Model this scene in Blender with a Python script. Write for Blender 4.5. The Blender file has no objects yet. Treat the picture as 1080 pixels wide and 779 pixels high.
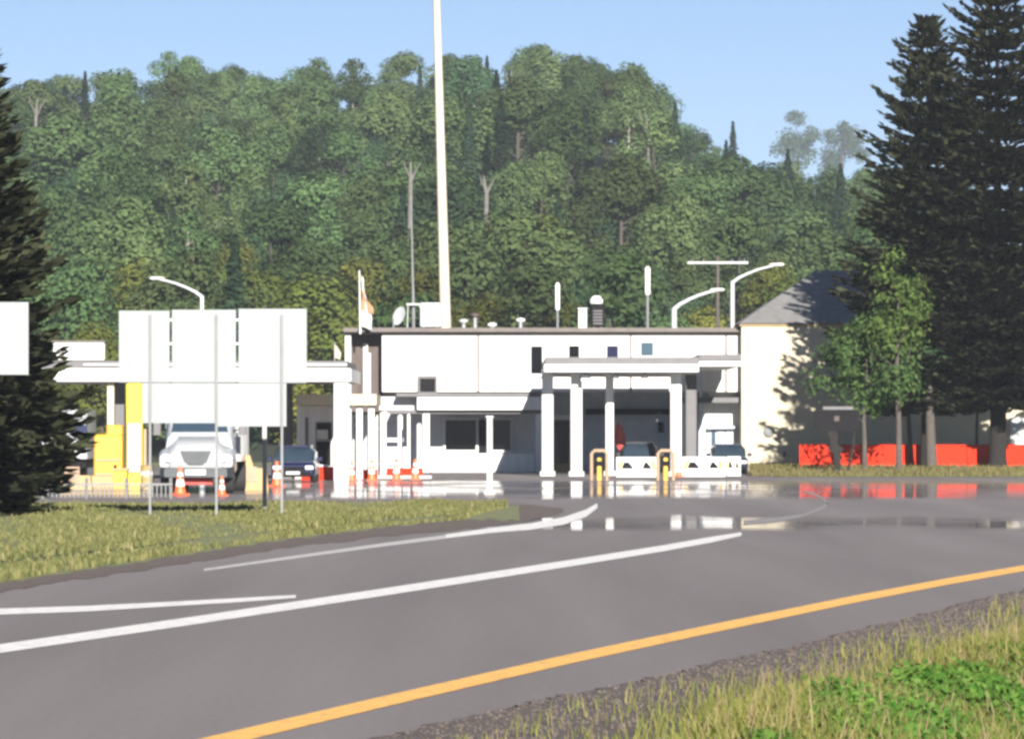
import bpy, math, random
import numpy as np
from mathutils import Vector

random.seed(7)
RNG = np.random.default_rng(11)
SC = bpy.context.scene
COL = SC.collection

# ------------------------------------------------------------------ camera, sky, sun, exposure
F = 5000.0            # focal length in photo pixels (photo 1080 wide): a long telephoto
CX, HY, CAMZ = 540.0, 454.0, 2.0
cam_d = bpy.data.cameras.new('camera')
cam_d.sensor_width = 36.0
cam_d.lens = F / 1080.0 * 36.0
cam_d.shift_y = (HY - 389.5) / 1080.0
cam_d.clip_start = 0.5
cam_d.clip_end = 6000
cam = bpy.data.objects.new('camera', cam_d)
cam.location = (0, 0, CAMZ)
cam.rotation_euler = (math.radians(90), 0, 0)
COL.objects.link(cam)
SC.camera = cam

SUN_AZ, SUN_EL = 171.0, 19.5       # degrees clockwise from +Y
W = bpy.data.worlds.new("World")
SC.world = W
W.use_nodes = True
nt = W.node_tree
nt.nodes.clear()
sky = nt.nodes.new('ShaderNodeTexSky')
sky.sky_type = 'NISHITA'
sky.sun_disc = False
sky.sun_elevation = math.radians(SUN_EL)
sky.sun_rotation = math.radians(SUN_AZ)
sky.altitude = 1200
sky.air_density = 0.75
sky.dust_density = 0.0
sky.ozone_density = 4.0
bg = nt.nodes.new('ShaderNodeBackground')
bg.inputs['Strength'].default_value = 0.047
wo = nt.nodes.new('ShaderNodeOutputWorld')
tint = nt.nodes.new('ShaderNodeMix'); tint.data_type = 'RGBA'; tint.blend_type = 'MULTIPLY'
tint.inputs[0].default_value = 1.0; tint.inputs[7].default_value = (0.84, 0.76, 0.76, 1)
nt.links.new(sky.outputs[0], tint.inputs[6])
nt.links.new(tint.outputs[2], bg.inputs[0])
nt.links.new(bg.outputs[0], wo.inputs[0])

sd = bpy.data.lights.new('sun', 'SUN')
sd.energy = 4.6
sd.angle = math.radians(0.53)
sd.color = (1.0, 0.95, 0.87)
sun = bpy.data.objects.new('sun', sd)
az, el = math.radians(SUN_AZ), math.radians(SUN_EL)
svec = Vector((math.sin(az) * math.cos(el), math.cos(az) * math.cos(el), math.sin(el)))
sun.rotation_euler = (-svec).to_track_quat('-Z', 'Y').to_euler()
COL.objects.link(sun)

SC.view_settings.view_transform = 'Standard'
SC.view_settings.look = 'None'
SC.view_settings.gamma = 1.0
SC.view_settings.exposure = 1.45
SC.render.engine = 'CYCLES'
SC.cycles.filter_width = 2.9      # the soft lens of a long zoom
SC.cycles.max_bounces = 7
SC.cycles.transparent_max_bounces = 4
SC.cycles.volume_bounces = 0

# ------------------------------------------------------------------ helpers
def wx(px, Y): return (px - CX) / F * Y
def wz(py, Y): return CAMZ + (HY - py) / F * Y
def G(px, py):                       # photo pixel -> point on flat ground
    D = F * CAMZ / (py - HY)
    return ((px - CX) / F * D, D)
def interp(x, pts): return float(np.interp(x, [p[0] for p in pts], [p[1] for p in pts]))

ORG = {}
def org(o):
    return ORG.get(o.name, Vector((0, 0, 0))) if o is not None else Vector((0, 0, 0))

def tag(o, label=None, cat=None, group=None, kind=None):
    if label: o['label'] = label
    if cat: o['category'] = cat
    if group: o['group'] = group
    if kind: o['kind'] = kind
    return o

def thing(name, label, cat, loc=(0, 0, 0), group=None):
    o = bpy.data.objects.new(name, None)
    o.empty_display_size = 0.2
    COL.objects.link(o)
    o.location = loc
    ORG[o.name] = Vector(loc)
    return tag(o, label, cat, group)

def link_mesh(name, me, mat, parent=None):
    if mat is not None: me.materials.append(mat)
    o = bpy.data.objects.new(name, me)
    COL.objects.link(o)
    if parent is not None:
        o.parent = parent
        ORG[o.name] = org(parent)
    return o

class MB:
    """collects shapes in world coordinates; build() links them as ONE mesh object"""
    def __init__(s): s.v = []; s.f = []
    def add(s, vs, fs):
        n = len(s.v); s.v += [tuple(p) for p in vs]; s.f += [tuple(i + n for i in f) for f in fs]; return s
    def box(s, x0, x1, y0, y1, z0, z1):
        return s.add([(x0,y0,z0),(x1,y0,z0),(x1,y1,z0),(x0,y1,z0),(x0,y0,z1),(x1,y0,z1),(x1,y1,z1),(x0,y1,z1)],
                     [(0,3,2,1),(4,5,6,7),(0,1,5,4),(1,2,6,5),(2,3,7,6),(3,0,4,7)])
    def pb(s, px0, py0, px1, py1, Y, d, z0=None):      # box whose front fills that rectangle of the photo at distance Y
        return s.box(wx(px0,Y), wx(px1,Y), Y, Y + d, wz(py1,Y) if z0 is None else z0, wz(py0,Y))
    def bbox(s, x0, x1, y0, y1, z0, z1, b=0.03):       # box with chamfered vertical and top edges
        def ring(i, z): return [(x0+i+b,y0+i,z),(x1-i-b,y0+i,z),(x1-i,y0+i+b,z),(x1-i,y1-i-b,z),(x1-i-b,y1-i,z),(x0+i+b,y1-i,z),(x0+i,y1-i-b,z),(x0+i,y0+i+b,z)]
        return s.loft([ring(0,z0), ring(0,z1-b), ring(b,z1)])
    def loft(s, secs, caps=True):
        n = len(secs[0]); vs = [p for r in secs for p in r]; fs = []
        for k in range(len(secs)-1):
            for i in range(n):
                j = (i+1) % n
                fs.append((k*n+i, k*n+j, (k+1)*n+j, (k+1)*n+i))
        if caps:
            fs.append(tuple(reversed(range(n)))); fs.append(tuple((len(secs)-1)*n+i for i in range(n)))
        return s.add(vs, fs)
    def tube(s, pts, rs, n=10):
        pts = [Vector(p) for p in pts]
        if not hasattr(rs, '__len__'): rs = [rs]*len(pts)
        secs = []
        for k, p in enumerate(pts):
            d = (pts[min(k+1, len(pts)-1)] - pts[max(k-1, 0)]).normalized()
            a = d.cross(Vector((0,1,0)) if abs(d.y) < 0.9 else Vector((1,0,0))).normalized(); b = d.cross(a)
            secs.append([tuple(p + rs[k]*(math.cos(t)*a + math.sin(t)*b)) for t in [2*math.pi*i/n for i in range(n)]])
        return s.loft(secs)
    def lathe(s, cx, cy, prof, n=16, axis='z', z=0):
        secs = []
        for r, h in prof:
            ring = []
            for i in range(n):
                t = 2*math.pi*i/n
                if axis == 'z': ring.append((cx + r*math.cos(t), cy + r*math.sin(t), h))
                else: ring.append((h, cy + r*math.cos(t), z + r*math.sin(t)))
            secs.append(ring)
        return s.loft(secs)
    def prism(s, poly, y0, y1):                        # outline in x,z pulled along y
        n = len(poly)
        return s.add([(x,y0,z) for x,z in poly] + [(x,y1,z) for x,z in poly],
              [tuple(range(n)), tuple(reversed(range(n,2*n)))] + [(i,n+i,n+(i+1)%n,(i+1)%n) for i in range(n)])
    def prismx(s, poly, x0, x1):                       # outline in y,z pulled along x
        n = len(poly)
        return s.add([(x0,y,z) for y,z in poly] + [(x1,y,z) for y,z in poly],
              [tuple(reversed(range(n))), tuple(range(n,2*n))] + [(i,(i+1)%n,n+(i+1)%n,n+i) for i in range(n)])
    def build(s, name, mat, parent=None, smooth=False, up=False):
        o0 = org(parent)
        me = bpy.data.meshes.new(name)
        me.from_pydata([(x-o0.x, y-o0.y, z-o0.z) for x,y,z in s.v], [], s.f)
        me.update()
        ob = link_mesh(name, me, mat, parent)
        import bmesh
        bm = bmesh.new(); bm.from_mesh(me); bmesh.ops.recalc_face_normals(bm, faces=bm.faces)
        if up:
            for f in bm.faces:
                f.normal_update()
                if f.normal.z < 0: f.normal_flip()
        bm.to_mesh(me); bm.free()
        if smooth:
            me.polygons.foreach_set('use_smooth', [True]*len(me.polygons))
            me.set_sharp_from_angle(angle=math.radians(40))
        return ob

def dup(root, loc, label=None, rz=None, scale=None, group=None):
    c = root.copy(); COL.objects.link(c); c.location = loc
    if rz is not None: c.rotation_euler = (0, 0, rz)
    if scale is not None: c.scale = scale
    if label: c['label'] = label
    if group: c['group'] = group
    def rec(src, dst):
        for ch in list(src.children):
            k = ch.copy(); COL.objects.link(k); k.parent = dst; rec(ch, k)
    rec(root, c)
    return c

# ------------------------------------------------------------------ materials
def base_mat(name):
    m = bpy.data.materials.new(name); m.use_nodes = True
    n = m.node_tree.nodes; l = m.node_tree.links
    return m, n, l, n['Principled BSDF']

def mat(name, col, rough=0.6, var=0.12, scale=2.0, metal=0.0, bump=0.0, col2=None, streak=False, coat=0.0, spec=0.5):
    """painted / mineral surface: two-octave noise wear, optional vertical streaks and bump"""
    m, n, l, p = base_mat(name)
    tc = n.new('ShaderNodeTexCoord'); mp = n.new('ShaderNodeMapping')
    l.new(tc.outputs['Object'], mp.inputs['Vector'])
    if streak: mp.inputs['Scale'].default_value = (3.0, 3.0, 0.25)
    nz = n.new('ShaderNodeTexNoise'); nz.inputs['Scale'].default_value = scale; nz.inputs['Detail'].default_value = 6; nz.inputs['Roughness'].default_value = 0.65
    l.new(mp.outputs['Vector'], nz.inputs['Vector'])
    r = n.new('ShaderNodeValToRGB')
    c2 = col2 if col2 else tuple(c*(1-2.2*var) for c in col)
    r.color_ramp.elements[0].position = 0.3; r.color_ramp.elements[1].position = 0.62
    r.color_ramp.elements[0].color = (*c2, 1); r.color_ramp.elements[1].color = (*col, 1)
    l.new(nz.outputs['Fac'], r.inputs['Fac']); l.new(r.outputs['Color'], p.inputs['Base Color'])
    p.inputs['Roughness'].default_value = rough; p.inputs['Metallic'].default_value = metal
    p.inputs['Coat Weight'].default_value = coat; p.inputs['Specular IOR Level'].default_value = spec
    if bump:
        b = n.new('ShaderNodeBump'); b.inputs['Strength'].default_value = bump; b.inputs['Distance'].default_value = 0.02
        nb = n.new('ShaderNodeTexNoise'); nb.inputs['Scale'].default_value = 30; nb.inputs['Detail'].default_value = 4
        l.new(tc.outputs['Object'], nb.inputs['Vector']); l.new(nb.outputs['Fac'], b.inputs['Height']); l.new(b.outputs['Normal'], p.inputs['Normal'])
    return m

def leaf_mat(name, c_a, c_b, trans=0.3, objvar=0.45):
    """foliage: colour differs leaf to leaf and tree to tree"""
    m, n, l, p = base_mat(name)
    n.remove(p)
    geo = n.new('ShaderNodeNewGeometry'); oi = n.new('ShaderNodeObjectInfo')
    mx = n.new('ShaderNodeMix'); mx.data_type = 'RGBA'
    mx.inputs[6].default_value = (*c_a, 1); mx.inputs[7].default_value = (*c_b, 1)
    l.new(geo.outputs['Random Per Island'], mx.inputs[0])
    hs = n.new('ShaderNodeHueSaturation')
    def rng(lo, hi, src):
        q = n.new('ShaderNodeMapRange'); q.inputs['To Min'].default_value = lo; q.inputs['To Max'].default_value = hi
        l.new(src, q.inputs['Value']); return q.outputs['Result']
    l.new(rng(1-objvar, 1+objvar, oi.outputs['Random']), hs.inputs['Value'])
    ml = n.new('ShaderNodeMath'); ml.operation = 'MULTIPLY'; ml.inputs[1].default_value = 7.31; l.new(oi.outputs['Random'], ml.inputs[0])
    fr = n.new('ShaderNodeMath'); fr.operation = 'FRACT'; l.new(ml.outputs[0], fr.inputs[0])
    l.new(rng(0.470, 0.512, fr.outputs[0]), hs.inputs['Hue'])
    l.new(mx.outputs[2], hs.inputs['Color'])
    d = n.new('ShaderNodeBsdfDiffuse'); t = n.new('ShaderNodeBsdfTranslucent'); s = n.new('ShaderNodeMixShader')
    s.inputs[0].default_value = trans
    l.new(hs.outputs[0], d.inputs[0]); l.new(hs.outputs[0], t.inputs[0])
    l.new(d.outputs[0], s.inputs[1]); l.new(t.outputs[0], s.inputs[2])
    l.new(s.outputs[0], n['Material Output'].inputs['Surface'])
    return m

M = {}
M['white'] = mat('white_paint', (0.66, 0.66, 0.64), 0.55, 0.08, 1.2, streak=True)
M['offwhite'] = mat('off_white_siding', (0.62, 0.61, 0.59), 0.6, 0.10, 0.9, streak=True)
M['cream'] = mat('cream_stucco', (0.46, 0.41, 0.30), 0.8, 0.05, 0.7, bump=0.2)
M['pole'] = mat('cream_pole_paint', (0.52, 0.47, 0.37), 0.5, 0.05, 0.8)
M['alu'] = mat('bare_aluminium', (0.42, 0.44, 0.45), 0.5, 0.04, 1.5, metal=0.15, streak=True)
M['signback'] = mat('weathered_sign_back', (0.250, 0.268, 0.276), 0.6, 0.05, 1.2, metal=0.0, streak=True, spec=0.3)
M['galv'] = mat('galvanised_steel', (0.26, 0.265, 0.27), 0.45, 0.1, 3, metal=0.5)
M['zinc'] = mat('weathered_zinc', (0.165, 0.17, 0.175), 0.6, 0.08, 3)
M['grey'] = mat('grey_paint', (0.105, 0.10, 0.105), 0.6, 0.1, 1.5)
M['roofgrey'] = mat('grey_shingles', (0.19, 0.185, 0.18), 0.9, 0.12, 3.0, bump=0.6)
M['coping'] = mat('brown_coping', (0.105, 0.085, 0.075), 0.6, 0.15, 1.5)
M['brown'] = mat('brown_panelling', (0.075, 0.055, 0.048), 0.7, 0.2, 1.2, streak=True)
M['bluegrey'] = mat('blue_grey_wall', (0.50, 0.55, 0.62), 0.7, 0.1, 1.0)
M['midgrey'] = mat('grey_wall', (0.56, 0.56, 0.58), 0.7, 0.08, 1.0)
M['dark'] = mat('dark_metal', (0.012, 0.011, 0.012), 0.8, 0.1, 3, spec=0.1)
M['rubber'] = mat('tyre_rubber', (0.02, 0.02, 0.02), 0.85, 0.1, 8)
M['glass'] = mat('dark_window_glass', (0.004, 0.004, 0.005), 0.08, 0.05, 1.0, spec=0.2)
M['blueglass'] = mat('bluish_window_glass', (0.05, 0.085, 0.115), 0.1, 0.1, 1.0, spec=0.3)
M['violetglass'] = mat('violet_window_glass', (0.016, 0.015, 0.045), 0.1, 0.1, 1.0, spec=0.3)
M['windshield'] = mat('windshield_glass', (0.028, 0.045, 0.065), 0.12, 0.1, 2.0, spec=0.3)
M['truck'] = mat('white_vehicle_paint', (0.36, 0.37, 0.38), 0.3, 0.02, 1.0, coat=0.4)
M['navy'] = mat('navy_vehicle_paint', (0.006, 0.009, 0.045), 0.25, 0.05, 1.0, coat=0.5)
M['black'] = mat('black_vehicle_paint', (0.012, 0.010, 0.011), 0.3, 0.05, 1.0, coat=0.4)
M['grille'] = mat('grey_grille', (0.055, 0.06, 0.066), 0.4, 0.1, 6, metal=0.4)
M['lens'] = mat('headlight_lens', (0.7, 0.7, 0.72), 0.15, 0.04, 3)
M['yellow'] = mat('yellow_paint', (0.62, 0.33, 0.015), 0.5, 0.08, 1.5)
M['lemon'] = mat('lemon_paint', (0.62, 0.50, 0.02), 0.5, 0.05, 1.5)
M['sand'] = mat('sand_plastic', (0.38, 0.26, 0.11), 0.6, 0.1, 2.0)
M['tan'] = mat('tan_steel', (0.32, 0.22, 0.14), 0.6, 0.1, 3.0)
M['orange'] = mat('orange_plastic', (0.52, 0.030, 0.010), 0.8, 0.08, 1.5, spec=0.1)
M['cone'] = mat('cone_orange', (0.85, 0.13, 0.04), 0.5, 0.05, 4)
M['red'] = mat('red_cloth', (0.45, 0.07, 0.06), 0.8, 0.15, 4)
M['flagorange'] = mat('orange_flag_cloth', (0.42, 0.24, 0.13), 0.8, 0.1, 4)
M['bark'] = mat('dark_bark', (0.016, 0.013, 0.011), 0.95, 0.25, 6, bump=0.8)
M['greybark'] = mat('grey_bark', (0.085, 0.072, 0.062), 0.95, 0.2, 5, bump=0.6)
M['forestbark'] = mat('forest_bark', (0.07, 0.06, 0.05), 0.95, 0.2, 5)
M['birch'] = mat('birch_bark', (0.30, 0.285, 0.25), 0.85, 0.2, 3, col2=(0.16, 0.14, 0.12))
M['deadwood'] = mat('grey_deadwood', (0.14, 0.135, 0.12), 0.9, 0.2, 3, col2=(0.08, 0.075, 0.065))
M['stone'] = mat('pale_concrete', (0.52, 0.50, 0.46), 0.85, 0.1, 1.5, bump=0.2)

# leaves
M['leaf_mid'] = leaf_mat('leaf_mid', (0.060, 0.104, 0.040), (0.090, 0.138, 0.054))
M['leaf_dark'] = leaf_mat('leaf_dark', (0.036, 0.072, 0.036), (0.057, 0.096, 0.047))
M['leaf_olive'] = leaf_mat('leaf_olive', (0.098, 0.124, 0.028), (0.135, 0.158, 0.038))
M['leaf_conifer'] = leaf_mat('leaf_conifer', (0.018, 0.038, 0.024), (0.036, 0.060, 0.034), 0.15)
M['leaf_young'] = leaf_mat('leaf_young', (0.040, 0.085, 0.026), (0.095, 0.150, 0.050), 0.35, 0.1)
M['leaf_bright'] = leaf_mat('leaf_bright', (0.070, 0.110, 0.028), (0.125, 0.165, 0.046), 0.4, 0.1)
M['needle'] = leaf_mat('spruce_needle', (0.005, 0.008, 0.005), (0.054, 0.060, 0.033), 0.05, 0.1)
M['weed_leaf'] = leaf_mat('weed_leaf', (0.040, 0.120, 0.020), (0.130, 0.220, 0.045), 0.3, 0.1)
M['blade'] = leaf_mat('grass_blade', (0.085, 0.145, 0.03), (0.255, 0.255, 0.08), 0.35, 0.05)
M['blade2'] = leaf_mat('island_blade', (0.115, 0.128, 0.045), (0.215, 0.195, 0.085), 0.35, 0.05)
M['straw'] = leaf_mat('dry_stalk', (0.20, 0.17, 0.08), (0.30, 0.25, 0.14), 0.2, 0.05)

def ground_mat(name, cols, scale, rough=0.95, bump=0.5, fine=40):
    m, n, l, p = base_mat(name)
    geo = n.new('ShaderNodeNewGeometry')
    nz = n.new('ShaderNodeTexNoise'); nz.inputs['Scale'].default_value = scale; nz.inputs['Detail'].default_value = 9; nz.inputs['Roughness'].default_value = 0.7
    l.new(geo.outputs['Position'], nz.inputs['Vector'])
    r = n.new('ShaderNodeValToRGB'); cr = r.color_ramp
    cr.elements[0].position = 0.32; cr.elements[1].position = 0.68
    cr.elements[0].color = (*cols[0], 1); cr.elements[1].color = (*cols[-1], 1)
    for i, c in enumerate(cols[1:-1]):
        e = cr.elements.new(0.32 + 0.36*(i+1)/(len(cols)-1)); e.color = (*c, 1)
    l.new(nz.outputs['Fac'], r.inputs['Fac'])
    l.new(r.outputs['Color'], p.inputs['Base Color']); p.inputs['Roughness'].default_value = rough
    nb = n.new('ShaderNodeTexNoise'); nb.inputs['Scale'].default_value = fine; nb.inputs['Detail'].default_value = 5
    l.new(geo.outputs['Position'], nb.inputs['Vector'])
    b = n.new('ShaderNodeBump'); b.inputs['Strength'].default_value = bump; b.inputs['Distance'].default_value = 0.03
    l.new(nb.outputs['Fac'], b.inputs['Height']); l.new(b.outputs['Normal'], p.inputs['Normal'])
    return m

M['ground'] = ground_mat('grassy_ground', [(0.08, 0.11, 0.03), (0.15, 0.16, 0.06), (0.20, 0.185, 0.085)], 1.3, bump=0.12)
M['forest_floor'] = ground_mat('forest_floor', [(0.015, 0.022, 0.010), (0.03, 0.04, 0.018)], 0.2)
M['gravel'] = ground_mat('gravel', [(0.046, 0.035, 0.030), (0.078, 0.061, 0.053), (0.125, 0.102, 0.090)], 9.0, bump=0.2, fine=25)
M['soil'] = ground_mat('brown_gravel', [(0.06, 0.045, 0.035), (0.14, 0.105, 0.085)], 4.0, bump=0.2)

def asphalt():
    m, n, l, p = base_mat('asphalt')
    geo = n.new('ShaderNodeNewGeometry'); sep = n.new('ShaderNodeSeparateXYZ'); l.new(geo.outputs['Position'], sep.inputs[0])
    def noise(scale, det=6, vec=None):
        q = n.new('ShaderNodeTexNoise'); q.inputs['Scale'].default_value = scale; q.inputs['Detail'].default_value = det
        l.new(vec if vec else geo.outputs['Position'], q.inputs['Vector']); return q
    def math_(op, a, b=None, clamp=False):
        q = n.new('ShaderNodeMath'); q.operation = op; q.use_clamp = clamp
        for i, v in enumerate((a, b)):
            if v is None: continue
            if isinstance(v, (int, float)): q.inputs[i].default_value = v
            else: l.new(v, q.inputs[i])
        return q.outputs[0]
    # aggregate colour, stretched along the driving direction for wheel-track wear
    mp = n.new('ShaderNodeMapping'); mp.inputs['Rotation'].default_value = (0, 0, math.radians(13)); mp.inputs['Scale'].default_value = (1.0, 0.05, 1)
    l.new(geo.outputs['Position'], mp.inputs['Vector'])
    wear = noise(0.55, 5, mp.outputs['Vector']); fine = noise(14, 8)
    mixf = math_('ADD', math_('MULTIPLY', wear.outputs['Fac'], 0.55), math_('MULTIPLY', fine.outputs['Fac'], 0.45))
    r = n.new('ShaderNodeValToRGB'); cr = r.color_ramp
    cr.elements[0].position = 0.3; cr.elements[1].position = 0.7
    cr.elements[0].color = (0.152, 0.136, 0.133, 1); cr.elements[1].color = (0.243, 0.218, 0.213, 1)
    l.new(mixf, r.inputs['Fac']); l.new(r.outputs[0], p.inputs['Base Color'])
    # mirage imitated by glossy bands on the far stretch: mirror-like at a grazing view
    mp2 = n.new('ShaderNodeMapping'); mp2.inputs['Scale'].default_value = (0.45, 0.06, 1); l.new(geo.outputs['Position'], mp2.inputs['Vector'])
    wob = noise(0.9, 5, mp2.outputs['Vector'])
    y = math_('ADD', sep.outputs['Y'], math_('MULTIPLY', math_('SUBTRACT', wob.outputs['Fac'], 0.5), 16.0))
    def band(a, b, s):
        up = math_('MULTIPLY', math_('SUBTRACT', y, a), 1.0/s, True); dn = math_('MULTIPLY', math_('SUBTRACT', b, y), 1.0/s, True)
        return math_('MULTIPLY', up, dn)
    mask = math_('MAXIMUM', band(95, 111, 4.5), band(138, 192, 9.0))
    brk = n.new('ShaderNodeTexNoise'); brk.inputs['Scale'].default_value = 1.0; brk.inputs['Detail'].default_value = 4
    mp3 = n.new('ShaderNodeMapping'); mp3.inputs['Scale'].default_value = (0.22, 0.10, 1); l.new(geo.outputs['Position'], mp3.inputs['Vector']); l.new(mp3.outputs['Vector'], brk.inputs['Vector'])
    part = math_('MULTIPLY', math_('SUBTRACT', brk.outputs['Fac'], 0.34), 4.0, True)
    fac = math_('MULTIPLY', mask, math_('ADD', math_('MULTIPLY', part, 0.60), 0.12))
    p.inputs['Roughness'].default_value = 0.9; p.inputs['Specular IOR Level'].default_value = 0.10
    p2 = n.new('ShaderNodeBsdfPrincipled'); l.new(r.outputs[0], p2.inputs['Base Color']); p2.inputs['Roughness'].default_value = 0.035
    ms = n.new('ShaderNodeMixShader'); l.new(fac, ms.inputs[0]); l.new(p.outputs[0], ms.inputs[1]); l.new(p2.outputs[0], ms.inputs[2])
    l.new(ms.outputs[0], n['Material Output'].inputs['Surface'])
    return m
M['asphalt'] = asphalt()

def paint(name, col):
    m, n, l, p = base_mat(name)
    geo = n.new('ShaderNodeNewGeometry')
    nz = n.new('ShaderNodeTexNoise'); nz.inputs['Scale'].default_value = 5.0; nz.inputs['Detail'].default_value = 9; nz.inputs['Roughness'].default_value = 0.75
    l.new(geo.outputs['Position'], nz.inputs['Vector'])
    r = n.new('ShaderNodeValToRGB'); r.color_ramp.elements[0].position = 0.36; r.color_ramp.elements[1].position = 0.50
    r.color_ramp.elements[0].color = tuple(c*0.55+0.05 for c in col) + (1,); r.color_ramp.elements[1].color = (*col, 1)
    l.new(nz.outputs['Fac'], r.inputs['Fac']); l.new(r.outputs[0], p.inputs['Base Color'])
    p.inputs['Roughness'].default_value = 0.8; p.inputs['Specular IOR Level'].default_value = 0.2
    return m
M['line_white'] = paint('white_road_paint', (0.75, 0.73, 0.70))
M['line_faint'] = paint('worn_white_road_paint', (0.50, 0.48, 0.46))
M['line_worn'] = paint('almost_worn_road_paint', (0.27, 0.25, 0.24))
M['line_yellow'] = paint('yellow_road_paint', (0.84, 0.47, 0.13))

# ------------------------------------------------------------------ ground, hill, road
def ridge_px(px):
    return interp(px, [(-900,95),(-400,80),(0,66),(100,58),(200,56),(275,72),(340,56),(395,74),(430,56),(500,46),(600,44),(650,54),(690,74),(720,94),(750,118),(780,138),(815,150),(850,156),(920,162),(1100,170),(1500,185),(2200,200)])
def hill_z(x, y):
    px = CX + x / max(y, 1) * F
    top = wz(ridge_px(px), 690) - 13.0
    t = min(max((y - 310) / 380.0, 0), 1.0)
    t = t*t*(3-2*t)*0.35 + t*0.65
    z = top * t + 1.2*math.sin(x*0.05 + y*0.013) * t
    if 700 < y: z -= min((y - 700), 200) * 0.03
    return z

mb = MB()
mb.add([(-3000,-200,-0.06),(3000,-200,-0.06),(3000,330,-0.06),(-3000,330,-0.06)], [(0,1,2,3)])
tag(mb.build('ground', M['ground'], up=True), kind='structure')

xs = np.concatenate([np.linspace(-700, -130, 12), np.linspace(-110, 110, 56), np.linspace(130, 700, 12)])
ys = np.concatenate([np.linspace(300, 720, 50), np.linspace(740, 2200, 12), [3000]])
vs = [(x, y, (hill_z(x, y) if y < 2400 else -5) - 0.1) for y in ys for x in xs]
nx = len(xs)
fs = [(j*nx+i, j*nx+i+1, (j+1)*nx+i+1, (j+1)*nx+i) for j in range(len(ys)-1) for i in range(nx-1)]
hb = MB().add(vs, fs).build('hill', M['forest_floor'], smooth=True, up=True)
tag(hb, kind='structure')

# near edge of the asphalt, in world metres
EDGE_PX = [(400,779),(540,745),(700,712),(860,676),(1000,641),(1080,622)]
edge = [G(*p) for p in EDGE_PX]
d0 = (edge[1][0]-edge[0][0], edge[1][1]-edge[0][1]); d1 = (edge[-1][0]-edge[-2][0], edge[-1][1]-edge[-2][1])
edge = [(edge[0][0]-d0[0]*9, edge[0][1]-d0[1]*9)] + edge + [(edge[-1][0]+d1[0]*k, edge[-1][1]+d1[1]*k) for k in (1, 2, 4, 9)]
far = edge[-1]
mb = MB()
# poly = edge + [(600, far[1]+40), (600, 262), (-600, 262), (-600, edge[0][1])]
import bmesh
# the road sheet: strips running out from its near edge, so the edge is followed exactly
A_ = edge; B_ = [(x - 420, y + 95) for x, y in edge]
rv = [(x, y, 0.0) for x, y in A_ + B_]; ne = len(edge)
road = MB().add(rv, [(k, k+1, ne+k+1, ne+k) for k in range(ne-1)])
e_, b_ = edge[-1], B_[-1]
road.add([(e_[0], e_[1], 0), (420, e_[1]+90, 0), (420, 262, 0), (b_[0], 262, 0), (b_[0], b_[1], 0)], [(0, 1, 2, 3, 4)])
tag(road.build('road', M['asphalt'], up=True), kind='structure')

def offset_edge(d, jit=0.0, sub=24):
    pts = []
    for k in range(len(edge)-1):
        for i in range(sub):
            t = i/sub
            pts.append((edge[k][0]*(1-t)+edge[k+1][0]*t, edge[k][1]*(1-t)+edge[k+1][1]*t))
    pts.append(edge[-1])
    out = []
    for k, p in enumerate(pts):
        a = pts[max(k-1,0)]; b = pts[min(k+1,len(pts)-1)]
        tx, ty = b[0]-a[0], b[1]-a[1]; L = math.hypot(tx, ty)
        dd = d + random.uniform(-jit, jit)
        out.append((p[0] + ty/L*dd, p[1] - tx/L*dd))
    return out
def strip(name, A, B, zA, zB, m):
    n = len(A)
    return MB().add([(x,y,zA) for x,y in A] + [(x,y,zB) for x,y in B], [(i,i+1,n+i+1,n+i) for i in range(n-1)]).build(name, m, up=True)
tag(strip('gravel_shoulder', offset_edge(0.0, 0.10), offset_edge(2.4), 0.006, -0.02, M['gravel']), kind='structure')
va = offset_edge(1.75, 0.15)
tag(strip('verge', va, [(x + 62, y - 15) for x, y in va], 0.004, 0.02, M['ground']), kind='structure')

# painted markings
def marking(name, pts, m, z=0.005, sub=8):
    """pts: (px, py, half thickness in photo px)"""
    P = []
    for k in range(len(pts)-1):
        for i in range(sub):
            t = i/sub; P.append([pts[k][q]*(1-t)+pts[k+1][q]*t for q in range(3)])
    P.append(pts[-1])
    A = [G(p[0], p[1]-p[2]) for p in P]; B = [G(p[0], p[1]+p[2]) for p in P]
    n = len(A)
    o = MB().add([(x,y,z) for x,y in A]+[(x,y,z) for x,y in B], [(n+i,n+i+1,i+1,i) for i in range(n-1)]).build(name, m, up=True)
    return tag(o, kind='structure')
marking('yellow_edge_line', [(-60,851,8.6),(240,779,6.6),(400,741,5.8),(600,695,5.0),(760,661,4.4),(900,632,3.8),(1000,613,3.4),(1080,599,3.1),(1250,572,2.4)], M['line_yellow'])
marking('white_lane_line', [(-200,716,5),(0,684,4.6),(200,655,4.2),(400,625,3.9),(600,594,3.5),(700,578,3.2),(750,569,3.0),(782,563,1.8)], M['line_white'])
marking('white_gore_line', [(-200,652,3.6),(0,645,3.2),(90,642,3.0),(180,637,2.4),(250,633,2.2),(312,629,1.6)], M['line_white'], z=0.006)
marking('island_edge_line', [(215,601,1.2),(300,589,1.5),(400,575,1.8),(470,566,2.0)], M['line_faint'])
marking('island_nose_line', [(470,565.5,2.0),(520,559,2.6),(560,555,3.4),(595,549,4.0),(618,541,3.8),(630,533,2.6)], M['line_white'])
marking('curved_edge_line', [(784,551,2.2),(820,548,2.4),(848,543,1.6),(866,536,1.5),(873,531,1.5),(866,524,1.2),(850,518,0.9)], M['line_worn'])

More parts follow.
